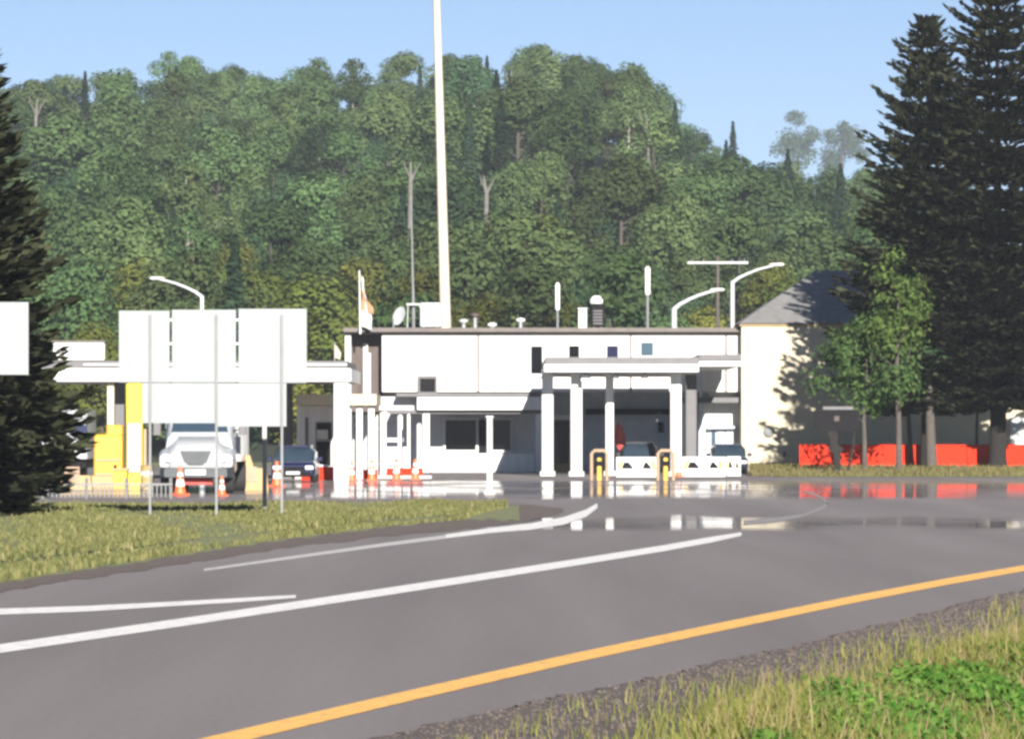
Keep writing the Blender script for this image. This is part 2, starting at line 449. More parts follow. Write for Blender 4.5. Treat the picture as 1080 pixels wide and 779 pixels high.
# grass island left of the lanes
YN = [(-420,740),(-200,672),(-100,645),(0,624),(60,614),(130,604),(200,593),(300,578),(400,566),(500,557),(560,549),(592,541)]
YF = [(-420,531),(0,531),(500,531),(560,532),(592,536)]
def island(name, x0, x1, dn, df, h, zb, m, nxs=120, nys=16):
    V = []
    for i in range(nxs+1):
        px = x0 + (x1-x0)*i/nxs
        a, b = interp(px, YN)-dn*min(1, (x1-px)/60+0.2) + random.uniform(-1.2,1.2), interp(px, YF)+df
        if a < b+1.5: a = b+1.5
        A, B = G(px, a), G(px, b)
        for j in range(nys+1):
            t = j/nys
            x, y = A[0]*(1-t)+B[0]*t, A[1]*(1-t)+B[1]*t
            e = min(1, t/0.25)*min(1, (1-t)/0.15)*min(1, i/6)*min(1, (nxs-i)/20)
            V.append((x, y, zb + h*e*(0.75+0.25*math.sin(x*0.9)*math.cos(y*0.21))))
    n = nys+1
    return tag(MB().add(V, [(i*n+j,(i+1)*n+j,(i+1)*n+j+1,i*n+j+1) for i in range(nxs) for j in range(nys)]).build(name, m, smooth=True, up=True), kind='structure')
island('island_gravel', -420, 594, 0, 0, 0.03, 0.006, M['soil'])
island('traffic_island', -420, 548, 8, 1.5, 0.16, 0.012, M['ground'])

# raised grass verge in front of the cream building
V = []; nxs, nys = 60, 10
for i in range(nxs+1):
    px = 786 + (1500-786)*i/nxs
    y0 = 203 + 14*max(0, 1-(px-786)/60)**2 + random.uniform(-.5,.5)
    for j in range(nys+1):
        t = j/nys; y = y0*(1-t) + 231*t
        V.append((wx(px, y), y, 0.012 + 0.30*min(1, t*2.0)*min(1, i/6)))
n = nys+1
tag(MB().add(V, [(i*n+j,(i+1)*n+j,(i+1)*n+j+1,i*n+j+1) for i in range(nxs) for j in range(nys)]).build('far_verge', M['ground'], smooth=True, up=True), kind='structure')

# ------------------------------------------------------------------ grass and weeds
def blades(name, pts, hmin, hmax, w, m, lean=0.35):
    """pts: (x, y, z, scale); each blade a bent two-segment sliver"""
    V = []; Fc = []
    for (x, y, z, s) in pts:
        h = random.uniform(hmin, hmax)*s; a = random.uniform(0, 6.283); b = random.uniform(0, 6.283)
        dx, dy = math.cos(a)*w*s/2, math.sin(a)*w*s/2
        lx, ly = math.cos(b)*h*random.uniform(0, lean), math.sin(b)*h*random.uniform(0, lean)
        k = len(V)
        V += [(x-dx,y-dy,z-0.03),(x+dx,y+dy,z-0.03),(x+dx*.7+lx*.35,y+dy*.7+ly*.35,z+h*.6),(x-dx*.7+lx*.35,y-dy*.7+ly*.35,z+h*.6),(x+lx,y+ly,z+h)]
        Fc += [(k,k+1,k+2,k+3),(k+3,k+2,k+4)]
    me = bpy.data.meshes.new(name); me.from_pydata(V, [], Fc); me.update()
    return tag(link_mesh(name, me, m), kind='stuff')

def edge_x(y): return float(np.interp(y, [p[1] for p in edge], [p[0] for p in edge]))
def smooth_noise(x, y): return 0.5 + 0.25*math.sin(x*1.7+y*0.31+1.3) + 0.25*math.sin(x*0.6-y*0.53+0.4)*math.cos(x*2.9+y*0.17)
pts = []; dry = []
while len(pts) < 78000:
    y = random.uniform(22, 78); x = edge_x(y) + 0.4 + abs(random.gauss(0, 1))*3.4 if random.random() < 0.6 else random.uniform(edge_x(y)+1.5, y*0.125+1)
    if x > y*0.13 + 1.2: continue
    d = x - edge_x(y)
    if d < 0.5: continue
    if d < 2.4 and random.random() > 0.05 + 0.50*((d-0.5)/1.9)**2 * smooth_noise(x*1.3, y*0.8)*2: continue
    q = smooth_noise(x, y)
    if q < 0.25 and random.random() < 0.6: continue
    (dry if random.random() < 0.05 else pts).append((x, y, 0.0, (0.55+0.7*q)*(0.6 if d < 2.2 else 1.0)))
for k in range(16000):
    y = random.uniform(24, 80); x = y*0.13 + 1.0 + random.uniform(0, 9)
    if x - edge_x(y) > 1.5: pts.append((x, y, 0.01, 0.6+0.7*smooth_noise(x, y)))
blades('roadside_grass', pts, 0.06, 0.29, 0.020, M['blade'], 0.85)
blades('dry_grass', dry, 0.15, 0.42, 0.012, M['straw'], 0.5)

SV = []; SF = []
rs = random.Random(5)
for k in range(9000):
    y = rs.uniform(24, 66); x = edge_x(y) + abs(rs.gauss(0.15, .9))
    if x > y*.125+.6: continue
    q = rs.choice((.005,.006,.007,.009,.011,.014,.018))*rs.uniform(.8,1.2); n0 = len(SV)
    z = 0.004
    for a in range(5):
        SV.append((x+q*1.3*math.cos(a*1.257+k)*rs.uniform(.7,1.2), y+q*math.sin(a*1.257+k)*rs.uniform(.7,1.2), z-.01))
    for a in range(5):
        SV.append((x+q*.7*math.cos(a*1.257+k)*rs.uniform(.6,1.2), y+q*.6*math.sin(a*1.257+k), z+q*rs.uniform(.5,.9)))
    SF += [(n0+a, n0+(a+1)%5, n0+5+(a+1)%5, n0+5+a) for a in range(5)] + [(n0+5,n0+6,n0+7,n0+8,n0+9)]
me = bpy.data.meshes.new('loose_stones'); me.from_pydata(SV, [], SF); me.update()
tag(link_mesh('loose_stones', me, M['gravel']), kind='stuff')

def leaf_cloud(P, N, size, asp=1.0, jitter=0.6):
    """numpy: quads at points P facing roughly N; returns verts, faces"""
    n = len(P)
    N = N + RNG.normal(0, jitter, (n, 3)); N /= np.linalg.norm(N, axis=1)[:, None] + 1e-9
    R = RNG.normal(0, 1, (n, 3)); A = np.cross(N, R); A /= np.linalg.norm(A, axis=1)[:, None] + 1e-9
    B = np.cross(N, A)
    s = (size * RNG.uniform(0.6, 1.35, n))[:, None]
    k = RNG.uniform(0.35, 0.75, (n, 1))
    V = np.stack([P - A*s*0.5, P + B*s*0.5*asp*k, P + A*s*0.5, P - B*s*0.5*asp*(1.1-k)], 1).reshape(-1, 3)
    return V, np.arange(4*n).reshape(-1, 4)

def np_mesh(name, V, Fq):
    me = bpy.data.meshes.new(name)
    me.vertices.add(len(V)); me.vertices.foreach_set('co', np.asarray(V, dtype=np.float32).ravel())
    me.loops.add(Fq.size); me.loops.foreach_set('vertex_index', Fq.ravel().astype(np.int32))
    me.polygons.add(len(Fq)); me.polygons.foreach_set('loop_start', np.arange(0, Fq.size, 4, dtype=np.int32))
    me.update(calc_edges=True); me.validate()
    return me

# leafy weeds at the bottom right
WP = []; WN = []
for k in range(5200):
    y = random.uniform(27, 41); px = random.uniform(800, 1180)
    pymin = interp(px, [(800,775),(850,748),(900,735),(980,718),(1080,690),(1200,650)])
    x = wx(px, y)
    py = HY + F*CAMZ/y
    if py < pymin + 18 + random.uniform(-12, 12): continue
    h = 0.12 + 0.17*smooth_noise(x*3.1, y*1.4)
    for q in range(9):
        t = random.random()**0.6
        WP.append((x+random.gauss(0,.07), y+random.gauss(0,.09), h*t)); WN.append((random.gauss(0,.4), random.gauss(0,.4)-.3, 1))
V, Fq = leaf_cloud(np.array(WP), np.array(WN), 0.062, 1.2, 0.6)
tag(link_mesh('leafy_weeds', np_mesh('leafy_weeds', V, Fq), M['weed_leaf']), kind='stuff')

# island grass, shrubs of taller weeds along its far edge
pts = []; dry = []
while len(pts) < 30000:
    px = random.uniform(-60, 535); t = random.random()
    a, b = interp(px, YN)-9, interp(px, YF)+2
    if px > 490: a = a*(1-(px-490)/60) + b*((px-490)/60)
    if a < b: continue
    A, B = G(px, a), G(px, b)
    t = t**1.1
    x, y = A[0]*(1-t)+B[0]*t, A[1]*(1-t)+B[1]*t
    q = smooth_noise(x*0.8, y*0.4)
    if random.random() > 0.15 + 0.85*q: continue
    e = 0.14 if 0.1 < t < 0.9 else 0.05
    (dry if random.random() < 0.015 else pts).append((x, y, e, 0.5+0.9*q))
blades('island_grass', pts, 0.025, 0.09, 0.05, M['blade2'], 0.6)
blades('island_dry_grass', dry, 0.06, 0.18, 0.025, M['straw'], 0.4)
pts = []
for k in range(9000):
    px = random.uniform(790, 1120); y = random.uniform(204, 228)
    pts.append((wx(px, y), y, 0.012+0.30*min(1, (y-203)/11.5), 1.0))
blades('far_verge_grass', pts, 0.05, 0.22, 0.07, M['blade2'], 0.6)

# ------------------------------------------------------------------ trees
def lobes_crown(seed, n, size, H, base, rx, nl, asp=1.0, conical=0.0, hollow=0.55, jit=0.35):
    """broadleaf crown: nl irregular lobes of leaf-sized faces spread through their volume"""
    rng = np.random.default_rng(seed)
    C = []; Rr = []
    for k in range(nl):
        t = rng.uniform(0.0, 1.0); a = rng.uniform(0, 2*math.pi)
        prof = math.sin(math.pi*min(1, 0.12+0.86*t**(0.8+conical)))**0.7
        rr = rx*prof*rng.uniform(0.40, 0.88)
        C.append((rr*math.cos(a), rr*math.sin(a), base + (H-base)*(0.08+0.80*t)))
        Rr.append(rx*rng.uniform(0.22, 0.56)*(0.75+0.4*prof))
    C = np.array(C); Rr = np.array(Rr)
    w = Rr**2/np.sum(Rr**2)
    idx = rng.choice(nl, n, p=w)
    d = rng.normal(0, 1, (n, 3)); d /= np.linalg.norm(d, axis=1)[:, None]
    r = rng.uniform(hollow, 1.08, n)**0.8
    sc = np.array([1, 1, 0.82])
    P = C[idx] + d*(Rr[idx]*r)[:, None]*sc
    # drop faces in clumps so the background shows through
    g = np.sin(P[:,0]*5.1/rx+seed)*np.sin(P[:,1]*4.7/rx+1.7*seed)*np.sin(P[:,2]*5.9/rx+0.6*seed)
    keep = g < rng.uniform(0.10, 0.8, n)
    P, d = P[keep], d[keep]
    return leaf_cloud(P, d + np.array([0, 0, 0.45]), size, asp, jit)

def trunk_mb(H, r, limbs, seed, top=0.75):
    rnd = random.Random(seed); m = MB()
    pts = [(rnd.uniform(-.02,.02)*H*t, rnd.uniform(-.02,.02)*H*t, H*t*top) for t in (0, .25, .5, .75, 1)]
    m.tube(pts, [r*1.25, r, r*.8, r*.55, r*.2], 8)
    for k in range(limbs):
        t = rnd.uniform(.35, .75); a = rnd.uniform(0, 6.283); L = H*rnd.uniform(.10, .19)
        z = H*t*top
        m.tube([(0,0,z),(math.cos(a)*L*.5, math.sin(a)*L*.5, z+L*.45),(math.cos(a)*L*.8, math.sin(a)*L*.8, z+L)], [r*.4, r*.25, r*.08], 6)
    return m

def make_tree(name, label, cat, leafm, barkm, H, crown, trunk, group=None, loc=(0,0,0)):
    t = thing(name, label, cat, loc, group)
    V, Fq = crown
    link_mesh('crown', np_mesh('crown', V, Fq), leafm, t)
    tm = trunk.build('trunk', barkm, None, smooth=True); tm.parent = t
    return t

def conifer_crown(seed, H, R, n, size):
    rng = np.random.default_rng(seed)
    t = rng.uniform(0.08, 1.0, n); layer = np.floor(t*22)/22 + rng.uniform(0, .05, n)
    prof = (1-layer)**0.85*(0.85+0.15*np.sin(layer*60+seed))
    a = rng.uniform(0, 2*math.pi, n); r = R*prof*rng.uniform(0.25, 1.1, n)
    P = np.stack([r*np.cos(a), r*np.sin(a), H*layer - 0.35*r], 1)
    N = np.stack([np.cos(a)*.6, np.sin(a)*.6, np.ones(n)], 1)
    return leaf_cloud(P, N, size, 0.7, 0.4)

# big spruces: whorls of drooping boughs carrying needle sprays
def spruce(name, label, H, R, seed, loc, z0=1.6, n_whorl=40, group='tall dark spruces'):
    rnd = random.Random(seed)
    P = []; A = []; S = []
    bough = MB()
    for w in range(n_whorl):
        t = (w + rnd.uniform(-.3,.3))/n_whorl; t = max(0, min(.985, t))
        z = z0 + (H - z0)*t
        prof = (1-t)**0.66 * (0.92 if t > .12 else 0.56 + 3.0*t) * (1 + .12*math.sin(w*2.1+seed))
        nb = int(9 + 5*(1-t))
        a0 = rnd.uniform(0, 6.283)
        for b in range(nb):
            a = a0 + 6.283*b/nb + rnd.uniform(-.25,.25)
            L = R*prof*rnd.uniform(.70, 1.14) + 0.12
            rise = 0.55*(t-.25) + rnd.uniform(-.10,.10)
            ca, sa = math.cos(a), math.sin(a)
            ns = max(4, int(L/0.21))
            tip = None
            for k in range(ns):
                u = (k+.6)/ns
                rr = L*u; zz = z + L*(rise*u - 0.38*u + 0.40*u*u)
                wd = 0.34*L*(1-u)**0.7*min(1, u*3) + 0.10
                m = 5 + int(4*(1-u)+ wd*3.5)
                for q in range(m):
                    off = rnd.uniform(-1, 1)*wd
                    P.append((ca*rr - sa*off, sa*rr + ca*off, zz - abs(off)*0.30 + rnd.gauss(0, .05)))
                    # needle spray axis: out along the bough and to its side, tip hanging or upswept
                    sx = off/(wd+1e-6)*0.8
                    A.append((ca - sa*sx, sa + ca*sx, rise*1.2 - 0.15 + 0.4*u + rnd.gauss(0, .2))); S.append(rnd.uniform(.26, .55)*(0.8+0.25*(1-t)))
            bough.tube([(0,0,z),(ca*L*.5,sa*L*.5,z+L*(rise*.5-.09)),(ca*L*.92,sa*L*.92,z+L*(rise-.02))], [0.035,0.022,0.008], 4)
    P = np.array(P); A = np.array(A); S = np.array(S)[:, None]; n = len(P)
    A /= np.linalg.norm(A, axis=1)[:, None]
    Z = np.tile(np.array([0,0,1.0]), (n,1)) + RNG.normal(0,.45,(n,3)); B = np.cross(A, Z); B /= np.linalg.norm(B, axis=1)[:, None]
    wdt = S*RNG.uniform(.20,.34,(n,1))
    V = np.stack([P - A*S*.45, P + B*wdt, P + A*S*.6, P - B*wdt], 1).reshape(-1,3)
    tr = thing(name, label, 'spruce', loc, group)
    link_mesh('crown', np_mesh('crown', V, np.arange(4*n).reshape(-1,4)), M['needle'], tr)
    bo = bough.build('boughs', M['bark'], None); bo.parent = tr
    tk = MB().tube([(0,0,-.15),(0.02,0,.5),(0.05,0.02,z0+1.5),(0,0,H*.5),(0,0,H*.9),(0,0,H*.995)], [0.36*H/20+.08,0.32*H/20,0.27*H/20,0.16*H/20,0.04,0.012], 12).build('trunk', M['bark'], None, smooth=True)
    tk.parent = tr
    return tr

spruce('spruce_tree', 'tall dark spruce with its whole pointed top in view beside the cream building', 20.9, 5.4, 3, (wx(978,217), 217, 0.25), z0=3.4, n_whorl=46)
spruce('spruce_tree', 'taller dark spruce at the right frame edge with its top cut off by the frame', 24.6, 6.0, 5, (wx(1052,215.6), 215.6, 0.25), z0=3.4, n_whorl=43)
spruce('spruce_tree', 'dark spruce at the left frame edge behind the blank half sign', 10.9, 2.85, 9, (wx(-32,106), 106, 0.12), z0=0.35, n_whorl=36)

# young broadleaf trees on the far verge
cr = lobes_crown(21, 4600, 0.24, 7.0, 2.7, 2.5, 26, hollow=0.3)
t = make_tree('young_tree', 'young green broadleaf tree with a thin trunk in front of the cream wall', 'tree', M['leaf_young'], M['greybark'], 6.9, cr, trunk_mb(6.9, 0.10, 7, 4), None, (wx(912,212), 212, 0.25))
cr = lobes_crown(25, 2800, 0.24, 10.4, 5.0, 1.9, 20, hollow=0.2)
t = make_tree('young_tree', 'slender tree with a bright yellow green top against the dark spruces', 'tree', M['leaf_bright'], M['greybark'], 9.9, cr, trunk_mb(9.9, 0.12, 6, 6, .85), None, (wx(948,211), 211, 0.25))
# bare thin trunks between them
def stem(px, Y, r, H, label, seed):
    rnd = random.Random(seed)
    o = MB().tube([(wx(px,Y),Y,.1),(wx(px,Y)+rnd.uniform(-.1,.1),Y,H*.5),(wx(px,Y)+rnd.uniform(-.3,.3),Y,H)], [r*1.3,r,r*.5], 9)
    th = thing('thin_tree', label, 'tree', (wx(px,Y),Y,.1), 'thin trunks before the orange barriers')
    o.build('trunk', M['greybark'], th, smooth=True)
    cr = lobes_crown(seed, 420, .22, H+1.2, H-1.6, 1.0, 7, hollow=.2)
    c = link_mesh('crown', np_mesh('crown', cr[0], cr[1]), M['leaf_dark'], th)
stem(961, 218, .10, 4.6, 'thinnest bare trunk left of the two dark spruce trunks', 31)
stem(983, 214, .21, 5.0, 'greyish brown trunk immediately left of the first spruce trunk', 32)
stem(1030, 220, .07, 4.6, 'slim sapling trunk between the two dark spruce trunks', 33)

# --- forest on the hill: prototypes first, then copies
protos = {}
def proto(key, leafm, barkm, H, R, base, n, size, nl, seed, name='forest_tree', tr=0.16, top=.75, con=0.0):
    cr = lobes_crown(seed, n, size, H, base, R, nl, conical=con)
    protos.setdefault(key, []).append(make_tree(name, 'x', 'tree', M[leafm], M[barkm], H, cr, trunk_mb(H, tr, 5, seed, top), None, (0, -400, -60)))
for s in (1, 2, 3, 4): proto('mid', 'leaf_mid', 'forestbark', 13.5, 4.3, 0.6, 8200, .44, 22, 100+s)
for s in (1, 2): proto('dark', 'leaf_dark', 'forestbark', 12.5, 4.1, 0.5, 7600, .44, 20, 200+s)
for s in (1, 2): proto('olive', 'leaf_olive', 'forestbark', 10.5, 4.0, 0.3, 7600, .40, 20, 300+s)
for s in (1, 2): proto('birch', 'leaf_mid', 'birch', 14.5, 3.2, 4.5, 3000, .42, 16, 400+s, 'birch_tree', .17, .88)
for s in (1, 2):
    t = thing('conifer_tree', 'x', 'tree', (0, -400, -60))
    V, Fq = conifer_crown(500+s, 15, 2.3, 2400, .55)
    link_mesh('crown', np_mesh('crown', V, Fq), M['leaf_conifer'], t)
    k = MB().tube([(0,0,0),(0,0,8),(0,0,14.8)], [.2,.12,.02], 8).build('trunk', M['bark'], None); k.parent = t
    protos.setdefault('conifer', []).append(t)
used = set()
WORDS = {'mid': 'mid green broadleaf tree', 'dark': 'dark green broadleaf tree', 'olive': 'low olive green bushy tree', 'birch': 'pale trunked birch', 'conifer': 'narrow dark conifer'}
def plant(key, x, y, s, label=None, z=None, widen=1.0, group=None):
    src = random.choice(protos[key])
    px = CX + x/y*F
    side = 'left of the tall pole' if px < 465 else ('right of the tall pole' if px < 740 else 'near the dark spruces')
    zone = 'in the lowest forest row' if y < 365 else ('midway up the wooded hill' if y < 560 else 'high on the wooded hill')
    if label is None:
        label = '%s %s, %s' % (WORDS[key], zone, side); group = label
    loc = (x, y, hill_z(x, y) - 0.3 if z is None else z)
    rz = random.uniform(0, 6.283); sc = (s*widen, s*widen, s)
    if src.name not in used:
        used.add(src.name); src.location = loc; src.rotation_euler = (0,0,rz); src.scale = sc; src['label'] = label
        if group: src['group'] = group
        return src
    return dup(src, loc, label, rz, sc, group)

rows = [(318,17),(342,18),(368,19),(400,20),(436,20),(474,21),(512,22),(550,22),(588,23),(624,24),(656,25),(684,26),(708,26)]
for ri, (y0, cnt) in enumerate(rows):
    for i in range(cnt):
        px = -70 + (1010+90)*(i + 0.5*(ri%2) + random.uniform(-.38,.38))/cnt
        y = y0 + random.uniform(-13, 13)
        x = wx(px, y); r = random.random()
        if ri <= 1:   key = 'olive' if r < .6 else ('mid' if r < .8 else ('conifer' if r < .88 else 'dark'))
        elif ri <= 3: key = 'olive' if (r < .45 and px > 480) or r < .2 else ('mid' if r < .72 else ('birch' if r < .80 else ('conifer' if r < .88 else 'dark')))
        else:         key = 'mid' if r < .64 else ('dark' if r < .86 else ('birch' if r < .95 else 'conifer'))
        if px > 760 and ri >= 4: key = 'conifer' if r < .32 else ('dark' if r < .7 else 'mid')
        s = random.uniform(.70, 1.12)
        if ri >= 9: s = random.uniform(.80, 1.0)
        if ri >= 9 and 690 < px < 800: s *= .78
        if ri in (6, 7, 8, 9) and 470 < px < 570 and random.random() < .30: key = 'conifer'
        if key == 'conifer': s *= .95 if ri < 10 else .8
        plant(key, x, y, s, widen=random.uniform(0.95, 1.4))
# single trees one can point to
plant('conifer', wx(773, 700), 700, 1.05, 'lone spire shaped conifer on the skyline right of the main ridge')
for px, pyt, H_, R_, sd_, lab in [(841, 115, 30, 8.5, 71, 'hazy round topped tree standing above the right skyline'), (888, 125, 27, 9.0, 72, 'hazy flat topped tree on the skyline beside the dark spruces')]:
    Yd = 1900.0
    cr = lobes_crown(sd_, 4200, 1.2, H_, H_*.25, R_*1.15, 22, hollow=.3)
    make_tree('skyline_tree', lab, 'tree', M['leaf_dark'], M['greybark'], H_, cr, trunk_mb(H_, .45, 6, sd_, .8), None, (wx(px, Yd), Yd, wz(pyt, Yd)-H_))
def dead_birch(px, pyb, Y, H, label, seed):
    rnd = random.Random(seed); x = wx(px, Y); z = wz(pyb, Y)
    th = thing('bare_birch', label, 'tree', (x, Y, z), 'pale bare trunks on the hill')
    m = MB().tube([(x,Y,z-4),(x+.1,Y,z+H*.5),(x+rnd.uniform(-.3,.3),Y,z+H)], [.22,.19,.08], 8)
    m.build('trunk', M['deadwood'], th, smooth=True)
    m = MB().tube([(x+.1,Y,z+H*.45),(x+H*.16,Y-.2,z+H*.75),(x+H*.30,Y,z+H*.98)], [.12,.08,.03], 6)
    m.tube([(x,Y,z+H*.6),(x-H*.12,Y-.2,z+H*.85),(x-H*.16,Y,z+H*1.05)], [.08,.06,.03], 6)
    m.build('limb', M['deadwood'], th, smooth=True)
dead_birch(683, 178, 545, 6.5, 'forked white trunk on the upper slope below the ridge right end', 1)
dead_birch(37, 142, 545, 4.2, 'short pale forked trunk high up above the left spruce', 2)
dead_birch(512, 222, 418, 3.0, 'pale stub trunk on mid slope just right of the tall pole', 3)
dead_birch(432, 210, 410, 3.2, 'pale trunk just left of the tall pole above the antenna mast', 5)
dead_birch(538, 112, 590, 4.5, 'pale trunk close under the hill crest', 6)

# ------------------------------------------------------------------ main white border station
Y0 = 230.0
b = thing('border_station', 'long white two storey border station with flat roof and shaded lower floor', 'building', (wx(575,Y0), Y0, 0))
MB().pb(403,352,781,413,Y0,14).build('upper_wall', M['offwhite'], b)
m = MB().pb(362,345.5,783,350,Y0-.5,15); m.build('coping', M['coping'], b)
MB().pb(364,350.2,782,352,Y0-.25,14.5).build('gutter', M['grey'], b)
# brown recessed stair bay at the left end
m = MB(); m.pb(371,352.1,402.8,434,Y0+1.4,3); brown = m.build('stair_bay', M['brown'], b)
m = MB().pb(383,362,388,416,Y0+1.2,.18); m.pb(388.2,372,391,416,Y0+1.25,.13); m.build('curtain', M['stone'], brown)
MB().pb(364,352.2,370,434,Y0,4).build('corner_pier', M['offwhite'], b)
# lower floor set back
MB().pb(403,413.2,576,499,Y0+2.6,9,z0=0).build('lower_wall', M['midgrey'], b)
MB().pb(576.2,413.2,719,499,Y0+3.4,9,z0=0).build('entrance_wall', M['bluegrey'], b)
MB().pb(719.2,413.2,781,499,Y0+1.2,9,z0=0).build('east_wall', M['white'], b)
# porch roof over the left ground floor
m = MB().pb(418,414.5,576,418,Y0-2.4,5); m.build('porch_roof', M['grey'], b)
MB().pb(440,418.2,575,432,Y0-2.3,.25).build('porch_fascia', M['white'], b)
MB().pb(400,418.3,439.8,432,Y0-1.2,.25).build('porch_fascia', M['offwhite'], b)
MB().pb(408,432.2,574,436,Y0-1.9,.2).build('porch_beam', M['grey'], b)
m = MB().pb(446,436.3,453,499,Y0-2.2,.35,z0=0); m.build('porch_post', M['white'], b)
MB().pb(565,436.3,571,499,Y0-2.2,.35,z0=0).build('porch_post', M['white'], b)
MB().pb(455,478,563,499,Y0-1.2,.35,z0=0).build('knee_wall', M['white'], b)
for (x0,y0,x1,y1) in [(470,443,502,474),(518,443,538,474)]:
    f = MB().pb(x0-2.5,y0-3,x1+2.5,y1+3,Y0+2.4,.19).build('window', M['white'], b)
    MB().pb(x0,y0,x1,y1,Y0+2.34,.05).build('pane', M['glass'], f)
MB().pb(505,443,514,477,Y0+2.45,.1).build('shutter', M['dark'], b)
for (x0,x1,y0,y1) in [(441,461,396,416)]:
    f = MB().pb(x0,y0,x1,y1,Y0-.35,.345).build('air_conditioner', M['grey'], b)
    MB().pb(x0+2,y0+3,x1-2,y1-3,Y0-.38,.03).build('grille', M['dark'], f)
# upper windows
for (x0,y0,x1,y1,g) in [(560,365,572,394,'glass'),(600,364.5,611,377,'glass'),(640,364.5,652,377,'violetglass'),(676,361,689,375,'blueglass')]:
    f = MB().pb(x0-2,y0-2,x1+2,y1+2,Y0-.08,.078).build('window', M['white'], b)
    MB().pb(x0,y0,x1,y1,Y0-.10,.03).build('pane', M[g], f)
    MB().pb(x0-3,y1+2.2,x1+3,y1+3.6,Y0-.18,.17).build('sill', M['offwhite'], f)
for px in (504.5, 665.5, 766):
    MB().pb(px-1,352.3,px+1,413,Y0-.10,.09).build('downpipe', M['coping'], b)
MB().pb(719,419,781,424.5,Y0-.3,1.45).build('string_course', M['grey'], b)
f = MB().pb(746,449,781,452,Y0+.6,.55).build('window_hood', M['bluegrey'], b)
for (x0,x1,g) in [(749,756,'blueglass'),(756.4,764.8,'alu'),(765.3,776,'white')]:
    f = MB().pb(x0,452.2,x1,482,Y0+1.06,.138).build('window', M['bluegrey'], b)
    MB().pb(x0+1.3,454,x1-1.3,480,Y0+1.02,.05).build('pane', M[g], f)
d = MB().pb(582,443,600,488,Y0+3.2,.18).build('door', M['glass'], b)
MB().pb(585,452,589,486,Y0+3.16,.035).build('glazing_bar', M['grey'], d)
MB().pb(582,437.5,602,442.5,Y0+2.6,.78).build('door_canopy', M['white'], b)
MB().pb(584,488.3,601,499,Y0+2.2,1.15,z0=0).build('door_step', M['sand'], b)
MB().pb(618,431,715,437,Y0+2.7,.68).build('entrance_beam', M['dark'], b)
MB().pb(694,445,700,456,Y0+3.25,.14).build('wall_box', M['dark'], b)
m = MB().pb(737,385,741,499,Y0-.1,1.25,z0=0); m.build('east_pilaster', M['bluegrey'], b)

# roof clutter: each a thing of its own
RZ = wz(345.5, Y0-.5)
def roofbox(name, label, cat, px0, py0, px1, Y, d, m):
    x0, x1 = wx(px0,Y), wx(px1,Y)
    t = thing(name, label, cat, ((x0+x1)/2, Y+d/2, RZ))
    MB().bbox(x0,x1,Y,Y+d,RZ+.12,wz(py0,Y),.06).build('casing', M[m], t)
    q = MB()
    for xx in (x0+.12, x1-.22): q.box(xx,xx+.1,Y+.05,Y+d-.05,RZ-.02,RZ+.118)
    q.build('skid', M['grey'], t)
    q = MB()
    for k in range(5):
        z = RZ+.25+(wz(py0,Y)-RZ-.5)*k/5
        q.box(x0+.12,x1-.12,Y-.03,Y-.002,z,z+.07)
    q.build('louvre', M['grey'], t)
    return t
roofbox('rooftop_unit', 'pale grey boxy air unit on the roof left of the tall pole', 'air unit', 443, 319, 465, Y0+2, 1.5, 'alu')
t = roofbox('rooftop_unit', 'dark rooftop fan unit with a small white dome', 'air unit', 623, 320, 638, Y0+3, 1.2, 'dark')
MB().lathe(wx(629,Y0+3.6), Y0+3.6, [(.32,wz(320,Y0+3)+.003),(.33,wz(316,Y0+3)),(.2,wz(312,Y0+3)),(.03,wz(311,Y0+3))], 14).build('dome', M['white'], t, True)
t = thing('vent_box', 'white vent box beside the dark rooftop fan', 'vent', (wx(615,Y0+3),Y0+3,RZ))
MB().bbox(wx(610,Y0+3),wx(619,Y0+3),Y0+3,Y0+3.5,RZ,wz(326,Y0+3),.05).build('casing', M['white'], t)
MB().box(wx(609.3,Y0+3),wx(619.7,Y0+3),Y0+2.96,Y0+3.54,wz(326,Y0+3)+.003,wz(324.5,Y0+3)).build('cap', M['galv'], t)
def vent(px, py, label, m='alu'):
    Y = Y0+2.4; x = wx(px,Y)
    t = thing('roof_vent', label, 'vent', (x,Y,RZ))
    MB().lathe(x,Y,[(.12,RZ-.02),(.12,wz(py,Y)-.22)],12).build('stack', M['galv'], t, True)
    MB().lathe(x,Y,[(.16,wz(py,Y)-.218),(.24,wz(py,Y)-.15),(.22,wz(py,Y)-.05),(.05,wz(py,Y))],12).build('cowl', M[m], t, True)
vent(489, 336, 'small grey roof cowl just right of the tall pole')
vent(501, 330, 'brown roof cowl second to the right of the tall pole', 'brown')
vent(519, 340, 'tiny white roof cowl third to the right of the tall pole', 'white')
vent(549, 335, 'white round roof cowl left of the short antenna', 'white')
t = thing('satellite_dish', 'small tilted pale dish at the roof edge left of the air unit', 'dish', (wx(419,Y0+1),Y0+1,RZ))
MB().tube([(wx(415,Y0+1),Y0+1,RZ),(wx(415,Y0+1),Y0+1,RZ+.5)],.05,8).build('mount', M['galv'], t)
xd, zd = wx(421,Y0+1), wz(333,Y0+1)
secs = []
for r, k in ((.05,.12),(.28,.05),(.42,-.03),(.40,-.03),(.26,.02),(.03,.06)):
    secs.append([(xd+r*math.cos(a)*.75+k*.5, Y0+.9-r*math.cos(a)*.5+k*.6, zd+r*math.sin(a)+.4*r*math.cos(a)) for a in [6.283*i/14 for i in range(14)]])
MB().loft(secs).build('reflector', M['alu'], t, True)

